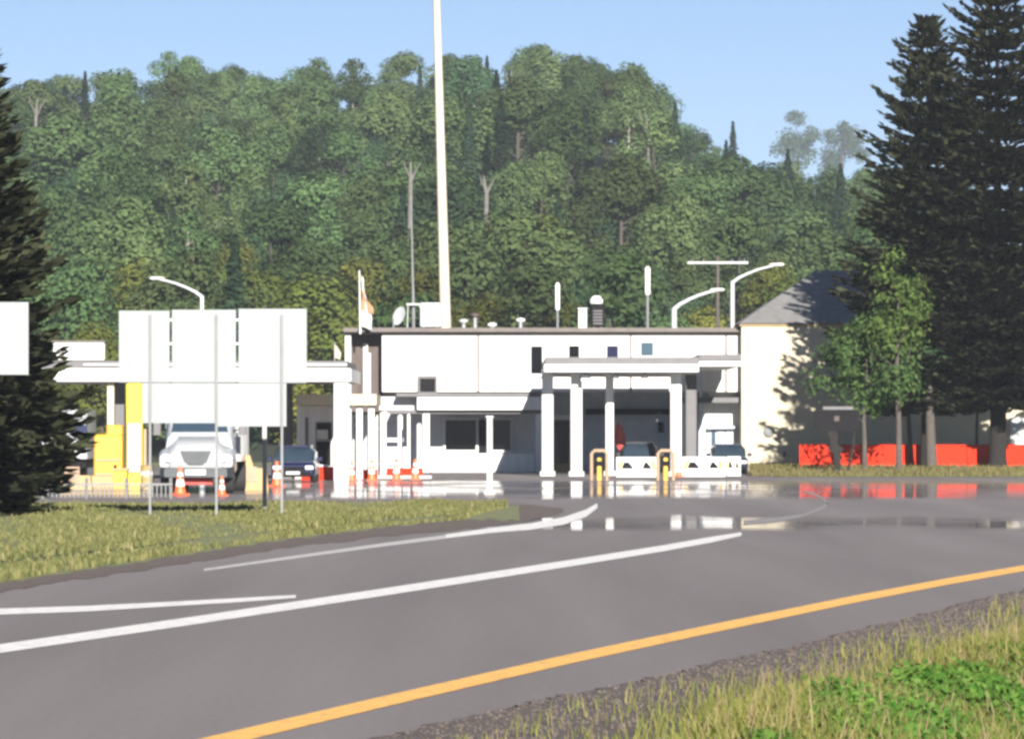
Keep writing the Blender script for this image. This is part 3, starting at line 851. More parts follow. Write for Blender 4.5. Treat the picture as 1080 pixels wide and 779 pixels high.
def antenna(px, py0, pymid, py1, Y, label, w_hi=.13, w_lo=.05):
    x = wx(px,Y); t = thing('antenna', label, 'antenna', (x,Y,wz(py1,Y)), 'stick antennas on the white roof')
    MB().tube([(x,Y,wz(py1,Y)),(x,Y,wz(pymid,Y))],w_lo,8).build('mast', M['galv'], t, True)
    MB().lathe(x,Y,[(w_hi*.8,wz(pymid,Y)+.003),(w_hi,wz(pymid,Y)+.1),(w_hi,wz(py0,Y)-.1),(w_hi*.4,wz(py0,Y))],12).build('radome', M['white'], t, True)
antenna(588, 298, 327, 346, Y0+2, 'shorter white stick antenna left of the dark rooftop fan', .12, .06)
antenna(683, 281, 311, 346, Y0+1.5, 'taller white stick antenna right of the dark rooftop fan', .14, .07)
# whip mast with its lattice base
Yq = Y0+4; x = wx(436.5,Yq)
t = thing('antenna_mast', 'very thin tall mast on a small frame left of the tall pole', 'mast', (x,Yq,RZ))
MB().tube([(x,Yq,RZ),(x-.05,Yq,wz(300,Yq)),(wx(433.5,Yq),Yq,wz(205,Yq))],[.10,.06,.03],8).build('whip', M['galv'], t, True)
q = MB()
for dx in (-.32,.32):
    for dy in (-.3,.3): q.tube([(x+dx,Yq+dy,RZ-.02),(x+dx*.9,Yq+dy*.9,wz(322,Yq))],.03,6)
q.box(x-.36,x+.36,Yq-.34,Yq+.34,wz(322,Yq)+.003,wz(320,Yq))
q.build('base_frame', M['galv'], t)
# tall pole
Yp = Y0+17.0
t = thing('tall_pole', 'very tall tapering cream pole running out of the top of the picture', 'pole', (wx(470,Yp),Yp,0))
MB().tube([(wx(473.5,Yp),Yp,0),(wx(470,Yp),Yp,wz(345,Yp)),(wx(460.5,Yp),Yp,wz(0,Yp)),(wx(459,Yp),Yp,wz(-60,Yp))],[.33,.29,.185,.16],18).build('shaft', M['pole'], t, True)
MB().lathe(wx(473.5,Yp),Yp,[(.55,0.004),(.55,.05),(.36,.06),(.345,.3)],18).build('base_flange', M['galv'], t, True)
# limp flag
Yf = Y0-1.0; x = wx(380,Yf)
t = thing('flag', 'limp white and orange flag on a short pole over the roof end', 'flag', (x,Yf,wz(352,Yf)))
MB().tube([(x,Yf,wz(352,Yf)),(wx(379,Yf),Yf,wz(285,Yf))],[.05,.03],8).build('flagpole', M['white'], t, True)
def cloth(px0, pyt, pyb, w, n=9):
    secs = []
    for k in range(n):
        u = k/(n-1); z = wz(pyt,Yf)*(1-u)+wz(pyb,Yf)*u; ww = w*(.25+.9*math.sin(min(1,u*1.1)*1.9)**2)
        secs.append([(x+.06+ww*v+.04*math.sin(5*u+3*v), Yf-.12*math.sin(v*9+u*2)-s, z-.25*v) for v,s in ((0,0),(.33,.0),(.66,0),(1,0),(1,-.03),(.66,-.03),(.33,-.03),(0,-.03))])
    return MB().loft(secs)
fl = cloth(380, 291, 343, .42).build('cloth', M['white'], t, True)
cloth(382, 304, 326, .50).build('band', M['flagorange'], t, True).location.y = -.06

# ------------------------------------------------------------------ front inspection canopy (right of centre)
Yc = 208.0
c = thing('inspection_canopy', 'white flat inspection canopy on columns before the station entrance', 'canopy', (wx(660,Yc),Yc,0))
MB().pb(574,384,737,392,Yc-1.5,20.5).build('roof_slab', M['white'], c)
MB().pb(575,376.5,737,383.8,Yc-1.2,20).build('roof_deck', M['grey'], c)
MB().pb(737.3,373.5,782,380,Yc+6,15).build('link_roof', M['grey'], c)
MB().pb(737.3,380.2,782,386,Yc+6.1,14.8).build('link_fascia', M['white'], c)
for (px, Y, w, m) in [(577.5,Yc+1.2,.50,'white'),(608,Yc,.50,'white'),(643,Yc+2.2,.36,'white'),(713,Yc,.48,'white'),(729,Yc+9,.52,'grey')]:  # last column coloured grey to stand in for shade under the canopy
    x = wx(px,Y); o = MB().bbox(x-w/2,x+w/2,Y,Y+w,0.003,wz(392,Yc-1.5)-.004,.04).build('column', M[m], c)
    MB().bbox(x-w/2-.09,x+w/2+.09,Y-.09,Y+w+.09,0.004,.22,.03).build('plinth', M['stone'], o)
MB().pb(722,377.8,726,392,Yc-.8,.25).build('roof_bracket', M['bluegrey'], c)
def lane_lamp(px, w, h, m, label):
    Y = Yc-.6; x = wx(px,Y); zt = wz(392.1,Yc-1.5)
    t = thing('lane_lamp', label, 'lamp', (x,Y,zt), 'lamps under the inspection canopy')
    MB().tube([(x,Y,zt-.003),(x,Y,zt-.1)],.03,6).build('hanger', M['galv'], t)
    MB().bbox(x-w/2,x+w/2,Y-.12,Y+.12,zt-.1-h,zt-.103,.03).build('housing', M[m], t)
    MB().lathe(0,Y,[],3) if False else None
    MB().box(x-w/2+.04,x+w/2-.04,Y-.14,Y-.122,zt-.06-h,zt-.14).build('lens', M['lens'], t)
lane_lamp(617, .42, .34, 'violetglass', 'violet lane lamp hanging right of the second canopy column')
lane_lamp(649, .28, .24, 'violetglass', 'small violet lane lamp hanging right of the third canopy column')
lane_lamp(680, .26, .26, 'tan', 'small tan lane lamp hanging at mid span of the canopy')
# rolled red flag on the third column
x = wx(652,Yc+7.6); Y = Yc+7.6
t = thing('red_flag', 'drooping dull red flag leaning beside the third canopy column', 'flag', (x,Y,0))
MB().tube([(x+.15,Y,0.003),(x-.02,Y,wz(444,Y))],.025,6).build('staff', M['galv'], t)
MB().loft([[(x-.02+r*math.cos(a)+o_, Y-.06+.5*r*math.sin(a), wz(py,Y)) for a in [6.283*i/10 for i in range(10)]] for py,r,o_ in ((446,.05,0),(452,.18,.06),(462,.26,.10),(470,.22,.14),(477,.08,.20))]).build('cloth', M['red'], t, True)

# tan guard frames with yellow posts
def guard(px, label, two):
    Y = 190.0; x = wx(px,Y); t = thing('guard_frame', label, 'guard frame', (x,Y,0), 'guard frames on the inspection lane')
    w = .62; h = wz(475,Y)
    MB().tube([(x-w/2,Y,0.003),(x-w/2,Y,h-.12),(x-w/2+.12,Y,h),(x+w/2-.12,Y,h),(x+w/2,Y,h-.12),(x+w/2,Y,0.003)],.075,10).build('hoop', M['tan'], t, True)
    MB().bbox(x-.09,x+.09,Y-.09,Y+.09,0.003,h-.28,.03).build('post', M['yellow'], t)
    MB().bbox(x-.095,x+.095,Y-.095,Y+.095,h-.62,h-.40,.02).build('band', M['dark'], t)
guard(632, 'tan hoop guard with yellow post left of the third canopy column', 0)
guard(702, 'tan hoop guard with yellow post left of the right canopy column', 1)

# white striped barriers
def barrier(px0, px1, Y, label):
    x0, x1 = wx(px0,Y), wx(px1,Y); t = thing('striped_barrier', label, 'barrier', ((x0+x1)/2,Y,0), 'striped white barriers on the inspection lanes')
    h = .86
    MB().prismx([(Y-.28,0.003),(Y-.28,.12),(Y-.10,.30),(Y-.08,h-.03),(Y-.05,h),(Y+.05,h),(Y+.08,h-.03),(Y+.10,.30),(Y+.28,.12),(Y+.28,0.003)], x0, x1).build('body', M['white'], t)
    q = MB(); k = 0; xx = x0+.1
    L = x1-x0
    for (a,bb) in ((.12,.42),(.62,.86)):
        q.prism([(x0+a*L,.36),(x0+bb*L,.36),(x0+(bb-.12)*L,.64),(x0+(a+.06)*L,.64)], Y-.125, Y-.082)
    q.build('stripe', M['dark'], t)
    MB().prism([(x0+.03*L,.33),(x0+.10*L,.33),(x0+.18*L,.70),(x0+.11*L,.70)], Y-.13, Y-.082).build('stripe', M['yellow'], t)
    MB().prism([(x0+.88*L,.33),(x0+.95*L,.33),(x0+.90*L,.70),(x0+.83*L,.70)], Y-.13, Y-.082).build('stripe', M['yellow'], t)
barrier(650, 694, 205, 'white barrier with dark slanted stripes between the two tan hoop guards')
barrier(719, 765, 207, 'white barrier with dark slanted stripes right of the right canopy column')
barrier(766.5, 781, 210, 'short white barrier end against the cream building corner')

# ------------------------------------------------------------------ vehicles (front faces -y)
def wheel(parent, x, y, r, w, side):
    wh = MB().lathe(0, y, [(r*.72, x-w/2),(r*.96, x-w/2+.02),(r, x-w/2+.06),(r, x+w/2-.06),(r*.96, x+w/2-.02),(r*.72, x+w/2)], 22, 'x', r+.004).build('tyre', M['rubber'], parent, True)
    xo = x + side*(w/2-.03)
    MB().lathe(0, y, [(r*.70, xo-side*.02),(r*.62, xo),(r*.25, xo+side*.02),(r*.08, xo+side*.045)], 16, 'x', r+.004).build('rim', M['galv'], wh, True)
    return wh
def rsec(y, w, z0, z1, b=.12, wt=None):
    wt = w if wt is None else wt
    return [(-w/2+b*.5,y,z0),(w/2-b*.5,y,z0),(w/2,y,z0+b),(w/2,y,z0*.35+z1*.65),(wt/2,y,z1-b),(wt/2-b,y,z1),(-wt/2+b,y,z1),(-wt/2,y,z1-b),(-w/2,y,z0*.35+z1*.65),(-w/2,y,z0+b)]
def shift(mb, dx, dy, k=1.0): mb.v = [(x*k+dx, y*k+dy, z*k) for x,y,z in mb.v]; return mb
def car(label, px, Y, paint_, wid=1.85, hgt=1.65, length=4.5, name='parked_car'):
    x = wx(px,Y); t = thing(name, label, 'car', (x,Y,0))
    def put(q, nm, m, par=None, s=True): return shift(q, x, Y).build(nm, M[m], par or t, s)
    hb_ = hgt*.58
    put(MB().loft([rsec(0,wid*.86,.30,hb_*.80,.08), rsec(.10,wid*.95,.24,hb_*.90), rsec(.45,wid,.22,hb_*.97), rsec(1.1,wid,.22,hb_), rsec(length-.6,wid,.22,hb_), rsec(length-.1,wid*.97,.25,hb_*.97), rsec(length,wid*.9,.32,hb_*.9,.08)]), 'body', paint_)
    g = put(MB().loft([rsec(.95,wid*.90,hb_-.05,hb_+.02,.02,wid*.86), rsec(1.65,wid*.92,hb_-.05,hgt-.05,.06,wid*.74), rsec(length-.9,wid*.92,hb_-.05,hgt-.05,.06,wid*.74), rsec(length-.25,wid*.9,hb_-.05,hb_+.1,.03,wid*.82)]), 'cabin_glass', 'windshield')
    put(MB().loft([rsec(1.55,wid*.72,hgt-.085,hgt-.03,.02), rsec(2.2,wid*.75,hgt-.08,hgt,.02), rsec(length-1.0,wid*.74,hgt-.085,hgt-.01,.02)]), 'roof', paint_)
    put(MB().bbox(-wid*.28,wid*.28,-.035,.06,.46,hb_*.74,.02), 'grille', 'dark', s=False)
    put(MB().bbox(-wid*.40,wid*.40,-.07,.1,.27,.42,.03), 'bumper', 'dark', s=False)
    put(MB().box(-.26,.26,-.085,-.072,.33,.43), 'licence_plate', 'white', s=False)
    for s_ in (-1,1):
        put(MB().bbox(s_*wid*.36-.16,s_*wid*.36+.16,-.02,.14,hb_*.62,hb_*.78,.02), 'headlight', 'lens', s=False)
        put(MB().bbox(s_*(wid/2+.10)-.10,s_*(wid/2+.10)+.10,1.25,1.36,hb_+.0,hb_+.16,.02), 'mirror', paint_, s=False)
        for yy in (.85, length-.85):
            wheel(t, x+s_*(wid/2-.12), Y+yy, .34, .24, s_)
    return t
car('dark blue car standing under the lane canopy right of the white truck', 309, 182, 'navy', 1.72, 1.45, 4.4)
car('black car standing behind the striped barrier between the two hoop guards', 676, 212, 'black', 1.75, 1.50, 4.4)
car('dark violet blue car beside the entrance windows behind the right striped barrier', 770, 216, 'navy', 1.7, 1.42, 4.2)

# white truck
Yt = 151.0; xt = wx(206.5,Yt)
t = thing('delivery_truck', 'white bonneted truck facing the camera beneath the big blank sign', 'truck', (xt,Yt,0))
def put(q, nm, m, par=None, s=True): return shift(q, xt, Yt).build(nm, M[m], par or t, s)
put(MB().loft([rsec(0,1.55,.95,1.42,.10,1.35), rsec(.12,1.75,.80,1.56,.12,1.45), rsec(.7,1.95,.75,1.72,.14,1.5), rsec(1.75,2.1,.75,1.86,.14,1.6)]), 'bonnet', 'truck')
cab = put(MB().loft([rsec(1.70,2.15,.60,1.88,.10,2.0), rsec(1.85,2.2,.60,1.98,.12,2.0), rsec(2.35,2.2,.60,2.85,.16,1.9), rsec(2.8,2.2,.60,2.95,.16,1.9), rsec(3.5,2.2,.60,2.95,.14,1.95)]), 'cab', 'truck')
put(MB().add([(-.92,1.80,1.93),(.92,1.80,1.93),(.80,2.22,2.68),(-.80,2.22,2.68),(-.92,1.84,1.90),(.92,1.84,1.90),(.80,2.27,2.66),(-.80,2.27,2.66)],[(0,1,2,3),(7,6,5,4),(0,4,5,1),(1,5,6,2),(2,6,7,3),(3,7,4,0)]), 'windshield', 'windshield', cab, False)
for s_ in (-1,1):
    put(MB().add([(s_*1.12,2.2,1.95),(s_*1.12,3.2,1.95),(s_*1.0,3.1,2.65),(s_*1.0,2.5,2.65),(s_*1.08,2.2,1.95),(s_*1.08,3.2,1.95),(s_*.96,3.1,2.65),(s_*.96,2.5,2.65)],[(0,1,2,3),(7,6,5,4),(0,4,5,1),(1,5,6,2),(2,6,7,3),(3,7,4,0)]), 'side_window', 'windshield', cab, False)
put(MB().bbox(-1.22,1.22,3.6,8.6,1.0,3.25,.05), 'cargo_box', 'truck', s=False)
put(MB().prism([(-.50,1.36),(.50,1.36),(.36,1.02),(.22,.93),(-.22,.93),(-.36,1.02)], -.045, .1), 'grille', 'grille', s=False)
put(MB().loft([rsec(-.14,2.0,.52,.80,.05), rsec(.10,2.3,.50,.82,.05), rsec(.35,2.34,.50,.80,.05)]), 'bumper', 'grille', s=False)
put(MB().box(-.32,.32,-.175,-.143,.60,.76), 'licence_plate', 'white', s=False)
put(MB().bbox(-.62,.52,.30,.6,.28,.497,.04), 'underrun_bar', 'red', s=False)
for s_ in (-1,1):
    put(MB().loft([rsec(.15,.42,.82,1.30,.10), rsec(.6,.46,.80,1.42,.12), rsec(1.5,.46,.80,1.42,.12)] ) if False else shift(MB().loft([rsec(.18,.34,.84,1.25,.08), rsec(.6,.42,.82,1.40,.10), rsec(1.5,.42,.82,1.42,.10)]), s_*.99, 0), 'wing', 'truck')
    put(MB().bbox(s_*.80-.17,s_*.80+.17,.02,.16,1.02,1.22,.03), 'headlight', 'lens', s=False)
    arm = put(MB().tube([(s_*1.08,2.1,2.0),(s_*1.38,1.95,2.05),(s_*1.38,1.95,2.5),(s_*1.05,2.2,2.55)],.025,6), 'mirror', 'dark')
    put(MB().bbox(s_*1.38-.13,s_*1.38+.13,1.88,1.97,1.86,2.42,.03), 'mirror_head', 'grey', arm, False)
    wheel(t, xt+s_*1.02, Yt+.95, .50, .30, s_)
    wheel(t, xt+s_*.95, Yt+6.8, .50, .52, s_)

# ------------------------------------------------------------------ left lane canopy and its booths
Yl = 188.0
c = thing('lane_canopy', 'long low lane canopy with white fascia crossing behind the blank sign', 'canopy', (wx(230,Yl),Yl,0))
MB().pb(40,388.5,370,402,Yl,12).build('fascia', M['white'], c)
MB().pb(38,380.5,366,388.2,Yl+.3,11.5).build('roof_deck', M['grey'], c)
MB().pb(88,383.4,366,385.4,Yl+.2,.095).build('deck_trim', M['alu'], c)
for (px, Y, w, m) in [(116.5,Yl+.5,.28,'cream'),(126,Yl+2.5,.40,'grey'),(360,Yl+.2,.60,'white'),(302,Yl+9,.5,'grey'),(255,Yl+9,.5,'grey')]:
    x = wx(px,Y); MB().bbox(x-w/2,x+w/2,Y,Y+w,0.003,wz(402,Yl)-.005,.03).build('column', M[m], c)
t = thing('canopy_sign_box', 'plain white box standing on the lane canopy roof near the left spruce', 'sign box', (wx(88,Yl),Yl,wz(380,Yl)))
MB().bbox(wx(56,Yl+1),wx(110,Yl+1),Yl+1,Yl+1.5,wz(379,Yl),wz(361,Yl+1),.03).build('cabinet', M['white'], t)
q = MB(); [q.box(wx(p,Yl+1),wx(p,Yl+1)+.1,Yl+1.2,Yl+1.3,wz(380.6,Yl),wz(379,Yl)-.003) for p in (64,100)]; q.build('support', M['grey'], t)
MB().box(wx(54,Yl+1),wx(111,Yl+1),Yl+.95,Yl+1.55,wz(361,Yl+1)+.003,wz(359,Yl+1)).build('cap', M['coping'], t)
t = thing('pennant', 'tiny white pennant on the lane canopy near the brown bay', 'flag', (wx(354,Yl+2),Yl+2,wz(380.5,Yl)))
x = wx(353,Yl+2); MB().tube([(x,Yl+2,wz(381,Yl)),(x,Yl+2,wz(361,Yl+2))],.02,6).build('staff', M['galv'], t)
MB().prism([(x+.023,wz(363,Yl+2)),(x+.25,wz(372,Yl+2)),(x+.22,wz(379,Yl+2)),(x+.023,wz(377,Yl+2))], Yl+2, Yl+2.03).build('cloth', M['cream'], t)

def booth(px0, px1, Y, label):
    x0, x1 = wx(px0,Y), wx(px1,Y); t = thing('inspection_booth', label, 'booth', ((x0+x1)/2,Y,0))
    zt = wz(428,Y)
    MB().box(x0,x1,Y,Y+2.2,.25,zt).build('wall', M['offwhite'], t)
    MB().box(x0-.08,x1+.06,Y-.1,Y+2.3,0.004,.248).build('plinth', M['stone'], t)
    w = MB().pb(px0+20,445,px1-2,464,Y-.05,.048).build('window', M['grey'], t)
    MB().pb(px0+21.5,446.5,px1-3.5,463,Y-.08,.029).build('pane', M['glass'], w)
    MB().pb(px0+21,453,px1-6,463,Y-.11,.028).build('paper', M['stone'], w)
    d = MB().pb(px0+20,465,px1-3,491,Y-.04,.038).build('hatch', M['dark'], t)
    MB().pb(px0+9,440,px0+12,490,Y-.05,.048).build('slit_window', M['grey'], t)
    return t
booth(313, 352, 196, 'small white inspection booth with dark window right of the dark blue car')
Yr = 194.0
r = thing('walkway_roof', 'narrow cream walkway roof on white posts beside the inspection booth', 'roof', (wx(355,Yr),Yr,0))
MB().pb(312,415.5,397,427,Yr,7).build('roof_slab', M['cream'], r)
for px, w in ((367,.26),(379,.26),(391.5,.26),(403,.28)):
    Y = Yr + (.4 if px < 398 else 6.2)
    if px > 398: continue
    x = wx(px,Y); MB().bbox(x-w/2,x+w/2,Y,Y+w,0.003,wz(427,Yr)-.004,.03).build('post', M['white'], r)
def bollard_post(px, Y, py, w, label):
    x = wx(px,Y); t = thing('white_post', label, 'post', (x,Y,0), 'white posts along the walkway')
    MB().lathe(x,Y,[(w/2,0.003),(w/2,wz(py,Y)-.1),(w*.36,wz(py,Y)-.03),(w*.1,wz(py,Y))],14).build('shaft', M['white'], t, True)
    MB().lathe(x,Y,[(w*.75,0.004),(w*.75,.05),(w*.52,.07)],14).build('foot', M['galv'], t, True)
bollard_post(404, 204, 434, .30, 'white post at the right end of the walkway roof')
bollard_post(422, 212, 437, .24, 'white post above the larger pair of traffic cones')
bollard_post(442, 214, 446, .22, 'thin white post beside the porch post')
# low red and white block below the booth, cones
t = thing('red_block', 'pale red traffic block at the foot of the inspection booth', 'barrier', (wx(335,192),192,0))
MB().prismx([(192-.3,.004),(192-.26,.2),(192-.12,.55),(192+.12,.55),(192+.26,.2),(192+.3,.004)], wx(318,192), wx(352,192)).build('body', M['orange'], t)
MB().box(wx(328,192),wx(346,192),192-.10,192+.10,.553,.62).build('cap', M['white'], t)
def make_cone(label):
    t = thing('traffic_cone', label, 'cone', (0,0,0), 'orange traffic cones by the walkway')
    MB().bbox(-.21,.21,-.21,.21,0.004,.05,.02).build('base', M['cone'], t)
    MB().lathe(0,0,[(.17,.052),(.055,.80),(.03,.82)],14).build('body', M['cone'], t, True)
    MB().lathe(0,0,[(.142,.26),(.112,.45)],14).build('collar', M['white'], t, True)
    MB().lathe(0,0,[(.098,.55),(.079,.66)],14).build('upper_collar', M['white'], t, True)
    return t
cone0 = make_cone('x')
for k, (px, Y, lab, s) in enumerate([(371,190,'orange cone under the left end of the walkway posts',1.15),(392,191,'orange cone at the foot of the third walkway post',1.25),(418,193,'orange cone below the post right of the walkway roof',1.3),
        (438,194,'orange cone nearest the porch knee wall',1.25),(292,170,'red and white cone left of the dark blue car, behind the right sign post',1.35),
        (190,147.5,'red and white cone under the left headlight of the truck',1.3),(716,206,'small cone at the foot of the right canopy column',1.0),(234,146,'cone in front of the right wheel of the truck',.9)]):
    if k == 0: cone0.location = (wx(px,Y),Y,0); cone0['label'] = lab; cone0.scale = (s*.82,)*3
    else: dup(cone0, (wx(px,Y),Y,0), lab, random.uniform(0,1), (s*.82,)*3)
MB().pb(358,502.5,452,505,195,.3,z0=.003)
tag(MB().box(wx(352,198),wx(455,198),198,200.2,0.003,.12).build('kerb', M['stone']), kind='structure')

for px0, px1, Y, m_, lab in [(358,398,196,'orange','long low orange red block under the walkway posts'),(408,446,203,'orange','long low orange red block under the right end posts')]:
    x0, x1 = wx(px0,Y), wx(px1,Y); t = thing('red_block', lab, 'barrier', ((x0+x1)/2,Y,0))
    MB().prismx([(Y-.22,.004),(Y-.18,.16),(Y-.09,.40),(Y+.09,.40),(Y+.18,.16),(Y+.22,.004)], x0, x1).build('body', M[m_], t)
    q = MB(); [q.box(x0+(x1-x0)*u-.09, x0+(x1-x0)*u+.09, Y-.255, Y-.225, .05, .15) for u in (.2,.8)]; q.build('fork_slot', M['dark'], t)
for px_, Y_, w_, lab in [(385,199,.16,'thin white post between the second and third walkway posts'),(397,201,.14,'thin white post just left of the right walkway end'),(431,210,.15,'thin white post between the two cones right of the walkway'),(372,198,.14,'thin white post right of the first walkway post')]:
    bollard_post(px_, Y_, 436, w_, lab)
# yellow equipment left of the truck
t = thing('yellow_column', 'tall bright yellow box column under the lane canopy left of the truck', 'column', (wx(142,172),172,0))
MB().bbox(wx(133,172),wx(150,172),172,172.6,0.004,wz(404,172),.04).build('shaft', M['lemon'], t)
MB().bbox(wx(150.6,172),wx(154,172),172.2,172.6,.3,wz(452,172),.02).build('side_rail', M['tan'], t)
MB().bbox(wx(134,171.9),wx(149,171.9),171.9,171.996,wz(498,172),wz(446,172),.015).build('panel', M['cream'], t)
t = thing('yellow_cabinet', 'squat yellow equipment cabinet at the left of the yellow column', 'cabinet', (wx(114,168),168,0))
MB().bbox(wx(99,168),wx(129,168),168,168.9,.42,wz(458,168),.05).build('body', M['yellow'], t)
MB().bbox(wx(112,168),wx(129,168),168.05,168.8,wz(458,168)+.004,wz(448,168),.05).build('top_housing', M['yellow'], t)
MB().bbox(wx(86,167.6),wx(131,167.6),167.6,169,0.004,.416,.05).build('base_skid', M['sand'], t)
q = MB(); q.pb(101,484,127,486,167.95,.046); q.pb(101,499,127,501,167.95,.046); q.build('seam', M['tan'], t)
MB().pb(120,490,123,494,167.93,.06).build('handle', M['dark'], t)
def sandblock(px0, px1, Y, h, label):
    x0, x1 = wx(px0,Y), wx(px1,Y); t = thing('sand_barrier', label, 'barrier', ((x0+x1)/2,Y,0))
    L = x1-x0
    MB().prism([(x0,.004),(x1,.004),(x1-.06,h*.78),(x0+L*.55,h*.80),(x0+L*.42,h*1.25),(x0+L*.30,h*1.25),(x0+L*.20,h*.8),(x0+.06,h*.6)], Y, Y+.5).build('body', M['sand'], t)
    MB().pb(px0+6,492,px0+22,508,Y-.03,.028).build('recess', M['tan'], t)
sandblock(62, 97, 160, .62, 'low sand coloured barrier left of the yellow cabinet near the spruce')
sandblock(249, 283, 158, .95, 'sand coloured peaked barrier between the truck and the dark blue car')
t = thing('yellow_crate', 'small yellow crate stacked low between cabinet and tall yellow column', 'crate', (wx(126,164),164,0))
MB().bbox(wx(119,164),wx(134,164),164,164.7,.004,.62,.03).build('body', M['yellow'], t)
MB().box(wx(118.4,164),wx(134.6,164),163.97,164.73,.623,.70).build('lid', M['sand'], t)
t = thing('sand_drum', 'small tan drum between the yellow column and the truck', 'drum', (wx(155,160),160,0))
MB().lathe(wx(155,160),160,[(.22,.004),(.24,.03),(.22,.06),(.22,.36),(.235,.40),(.22,.44),(.22,.78),(.24,.82),(.20,.84)],16).build('barrel', M['sand'], t, True)
MB().lathe(wx(155,160),160,[(.225,.5),(.225,.62)],16).build('band', M['white'], t, True)
# pale lorry side seen through the left spruce
t = thing('box_trailer', 'white boxy trailer half hidden behind the left spruce', 'trailer', (wx(70,185),185,0))
MB().bbox(wx(44,185),wx(92,185),185,189,.9,wz(432,185),.05).build('body', M['truck'], t)
MB().pb(60,448,92,456,184.94,.058).build('stripe', M['navy'], t)
for xx in (52,84): wheel(t, wx(xx,185), 186.5, .45, .3, 1 if xx > 60 else -1)
MB().box(wx(46,185),wx(90,185),185.3,188.6,.55,.897).build('chassis', M['dark'], t)

# low picket fence at the far edge of the island
Yk = 139.0
t = thing('picket_fence', 'low pale grey picket fence along the far island edge', 'fence', (wx(110,Yk),Yk,0))
q = MB()
for k in range(30):
    x = wx(46 + k*4.6, Yk); q.box(x-.016,x+.016,Yk-.02,Yk+.02,.05,.40)
q.build('pickets', M['zinc'], t)
MB().box(wx(44,Yk),wx(182,Yk),Yk-.03,Yk+.03,.403,.46).build('top_rail', M['zinc'], t)
for p in (45, 91, 133, 180): MB().box(wx(p,Yk)-.045,wx(p,Yk)+.045,Yk+.035,Yk+.10,0,.62).build('post', M['grey'], t)
# lone grey post before the porch
Y = 150; x = wx(516.5,Y)
t = thing('sign_post', 'slim grey post with a capped top standing before the dark windows', 'post', (x,Y,0))
MB().box(x-.09,x+.09,Y-.06,Y+.06,0.003,wz(440,Y)).build('post', M['galv'], t)
MB().box(x-.12,x+.12,Y-.08,Y+.08,wz(440,Y)+.003,wz(438.5,Y)).build('cap', M['alu'], t)
MB().box(x-.17,x+.17,Y-.17,Y+.17,0.004,.10).build('footing', M['stone'], t)

# ------------------------------------------------------------------ blank sign backs on the island
Ys = 104.0
t = thing('large_sign', 'big blank backside of a multi panel road sign on three posts', 'road sign', (wx(225,Ys),Ys,0.1))
for (x0,x1,y0,y1) in [(125.5,178.8,327.6,403),(181.4,248.8,326.6,403),(251.6,323.5,325.6,403.5)]:
    MB().pb(x0,y0,x1,y1,Ys,.03).build('panel', M['signback'], t)
for (x0,x1,y0,y1) in [(150,227,403.8,446),(229.4,302,404,449.5)]:
    MB().pb(x0,y0,x1,y1,Ys+.002,.03).build('lower_panel', M['signback'], t)
# bridging clips across the gaps
q = MB()
for gx in (180, 250.2):
    for yy in (337, 362, 398): q.pb(gx-1.6,yy-1,gx+1.6,yy+1.5,Ys+.034,.02)
q.build('clip', M['alu'], t)
for px, bot in ((158.5,0),(228.5,0.02),(297.5,0.02)):
    x = wx(px,Ys); MB().box(x-.026,x+.026,Ys-.08,Ys-.003,bot-.05,wz(332,Ys)).build('post', M['zinc'], t)
x = wx(279,Ys+8); u = thing('sign_post', 'short galvanised post behind the right lower sign panel', 'post', (x,Ys+8,0))
MB().box(x-.05,x+.05,Ys+8,Ys+8.1,0.0,wz(446,Ys+8)).build('post', M['galv'], u)
MB().box(x-.07,x+.07,Ys+7.98,Ys+8.12,wz(446,Ys+8)+.003,wz(444.5,Ys+8)).build('cap', M['galv'], u)
Ys2 = 97.0
t = thing('road_sign', 'blank white sign cut by the left frame edge before the spruce', 'road sign', (wx(-20,Ys2),Ys2,0.1))
MB().pb(-70,318.5,30,395,Ys2,.03).build('panel', M['signback'], t)
for px in (-52,-22): x = wx(px,Ys2); MB().box(x-.05,x+.05,Ys2+.034,Ys2+.12,0,wz(322,Ys2)).build('post', M['galv'], t)

# ------------------------------------------------------------------ cream building on the right
Yb = 229.0
b = thing('cream_building', 'cream walled building with grey hipped roof behind the dark spruces', 'building', (wx(900,Yb),Yb,0))
xl, xr = wx(782,Yb), wx(1240,Yb); zt = wz(343.5,Yb)
MB().box(xl,xr,Yb,Yb+13,0,zt).build('wall', M['cream'], b)
MB().box(xl-.1,xr+.1,Yb-.12,Yb+13.1,zt+.003,zt+.06).build('eave_trim', M['sand'], b)
za = wz(284,Yb+5); xa = wx(862,Yb+5)
e = .14
MB().add([(xl-e,Yb-.2,zt+.103),(xr+e,Yb-.2,zt+.103),(xr+e,Yb+13.2,zt+.103),(xl-e,Yb+13.2,zt+.103),(xa,Yb+6.5,za),(xr-3.5,Yb+6.5,za)],
         [(0,1,5,4),(1,2,5),(2,3,4,5),(3,0,4),(0,3,2,1)]).build('roof', M['roofgrey'], b)
v = MB(); v.lathe(wx(811,Yb), 0, [], 3) if False else None
secs = [[(wx(811,Yb)+r*math.cos(a), yy, wz(455,Yb)+r*math.sin(a)) for a in [6.283*i/16 for i in range(16)]] for r,yy in ((.27,Yb-.002),(.27,Yb-.10),(.20,Yb-.14))]
MB().loft(secs).build('wall_vent', M['zinc'], b, True)
MB().pb(826,476,828.5,481,Yb-.12,.118).build('outlet', M['grey'], b)
for x0,x1 in ((1066,1100),(1120,1160)):
    f = MB().pb(x0,440,x1,470,Yb-.06,.058).build('window', M['white'], b)
    MB().pb(x0+2,442,x1-2,468,Yb-.08,.03).build('pane', M['alu'], f)
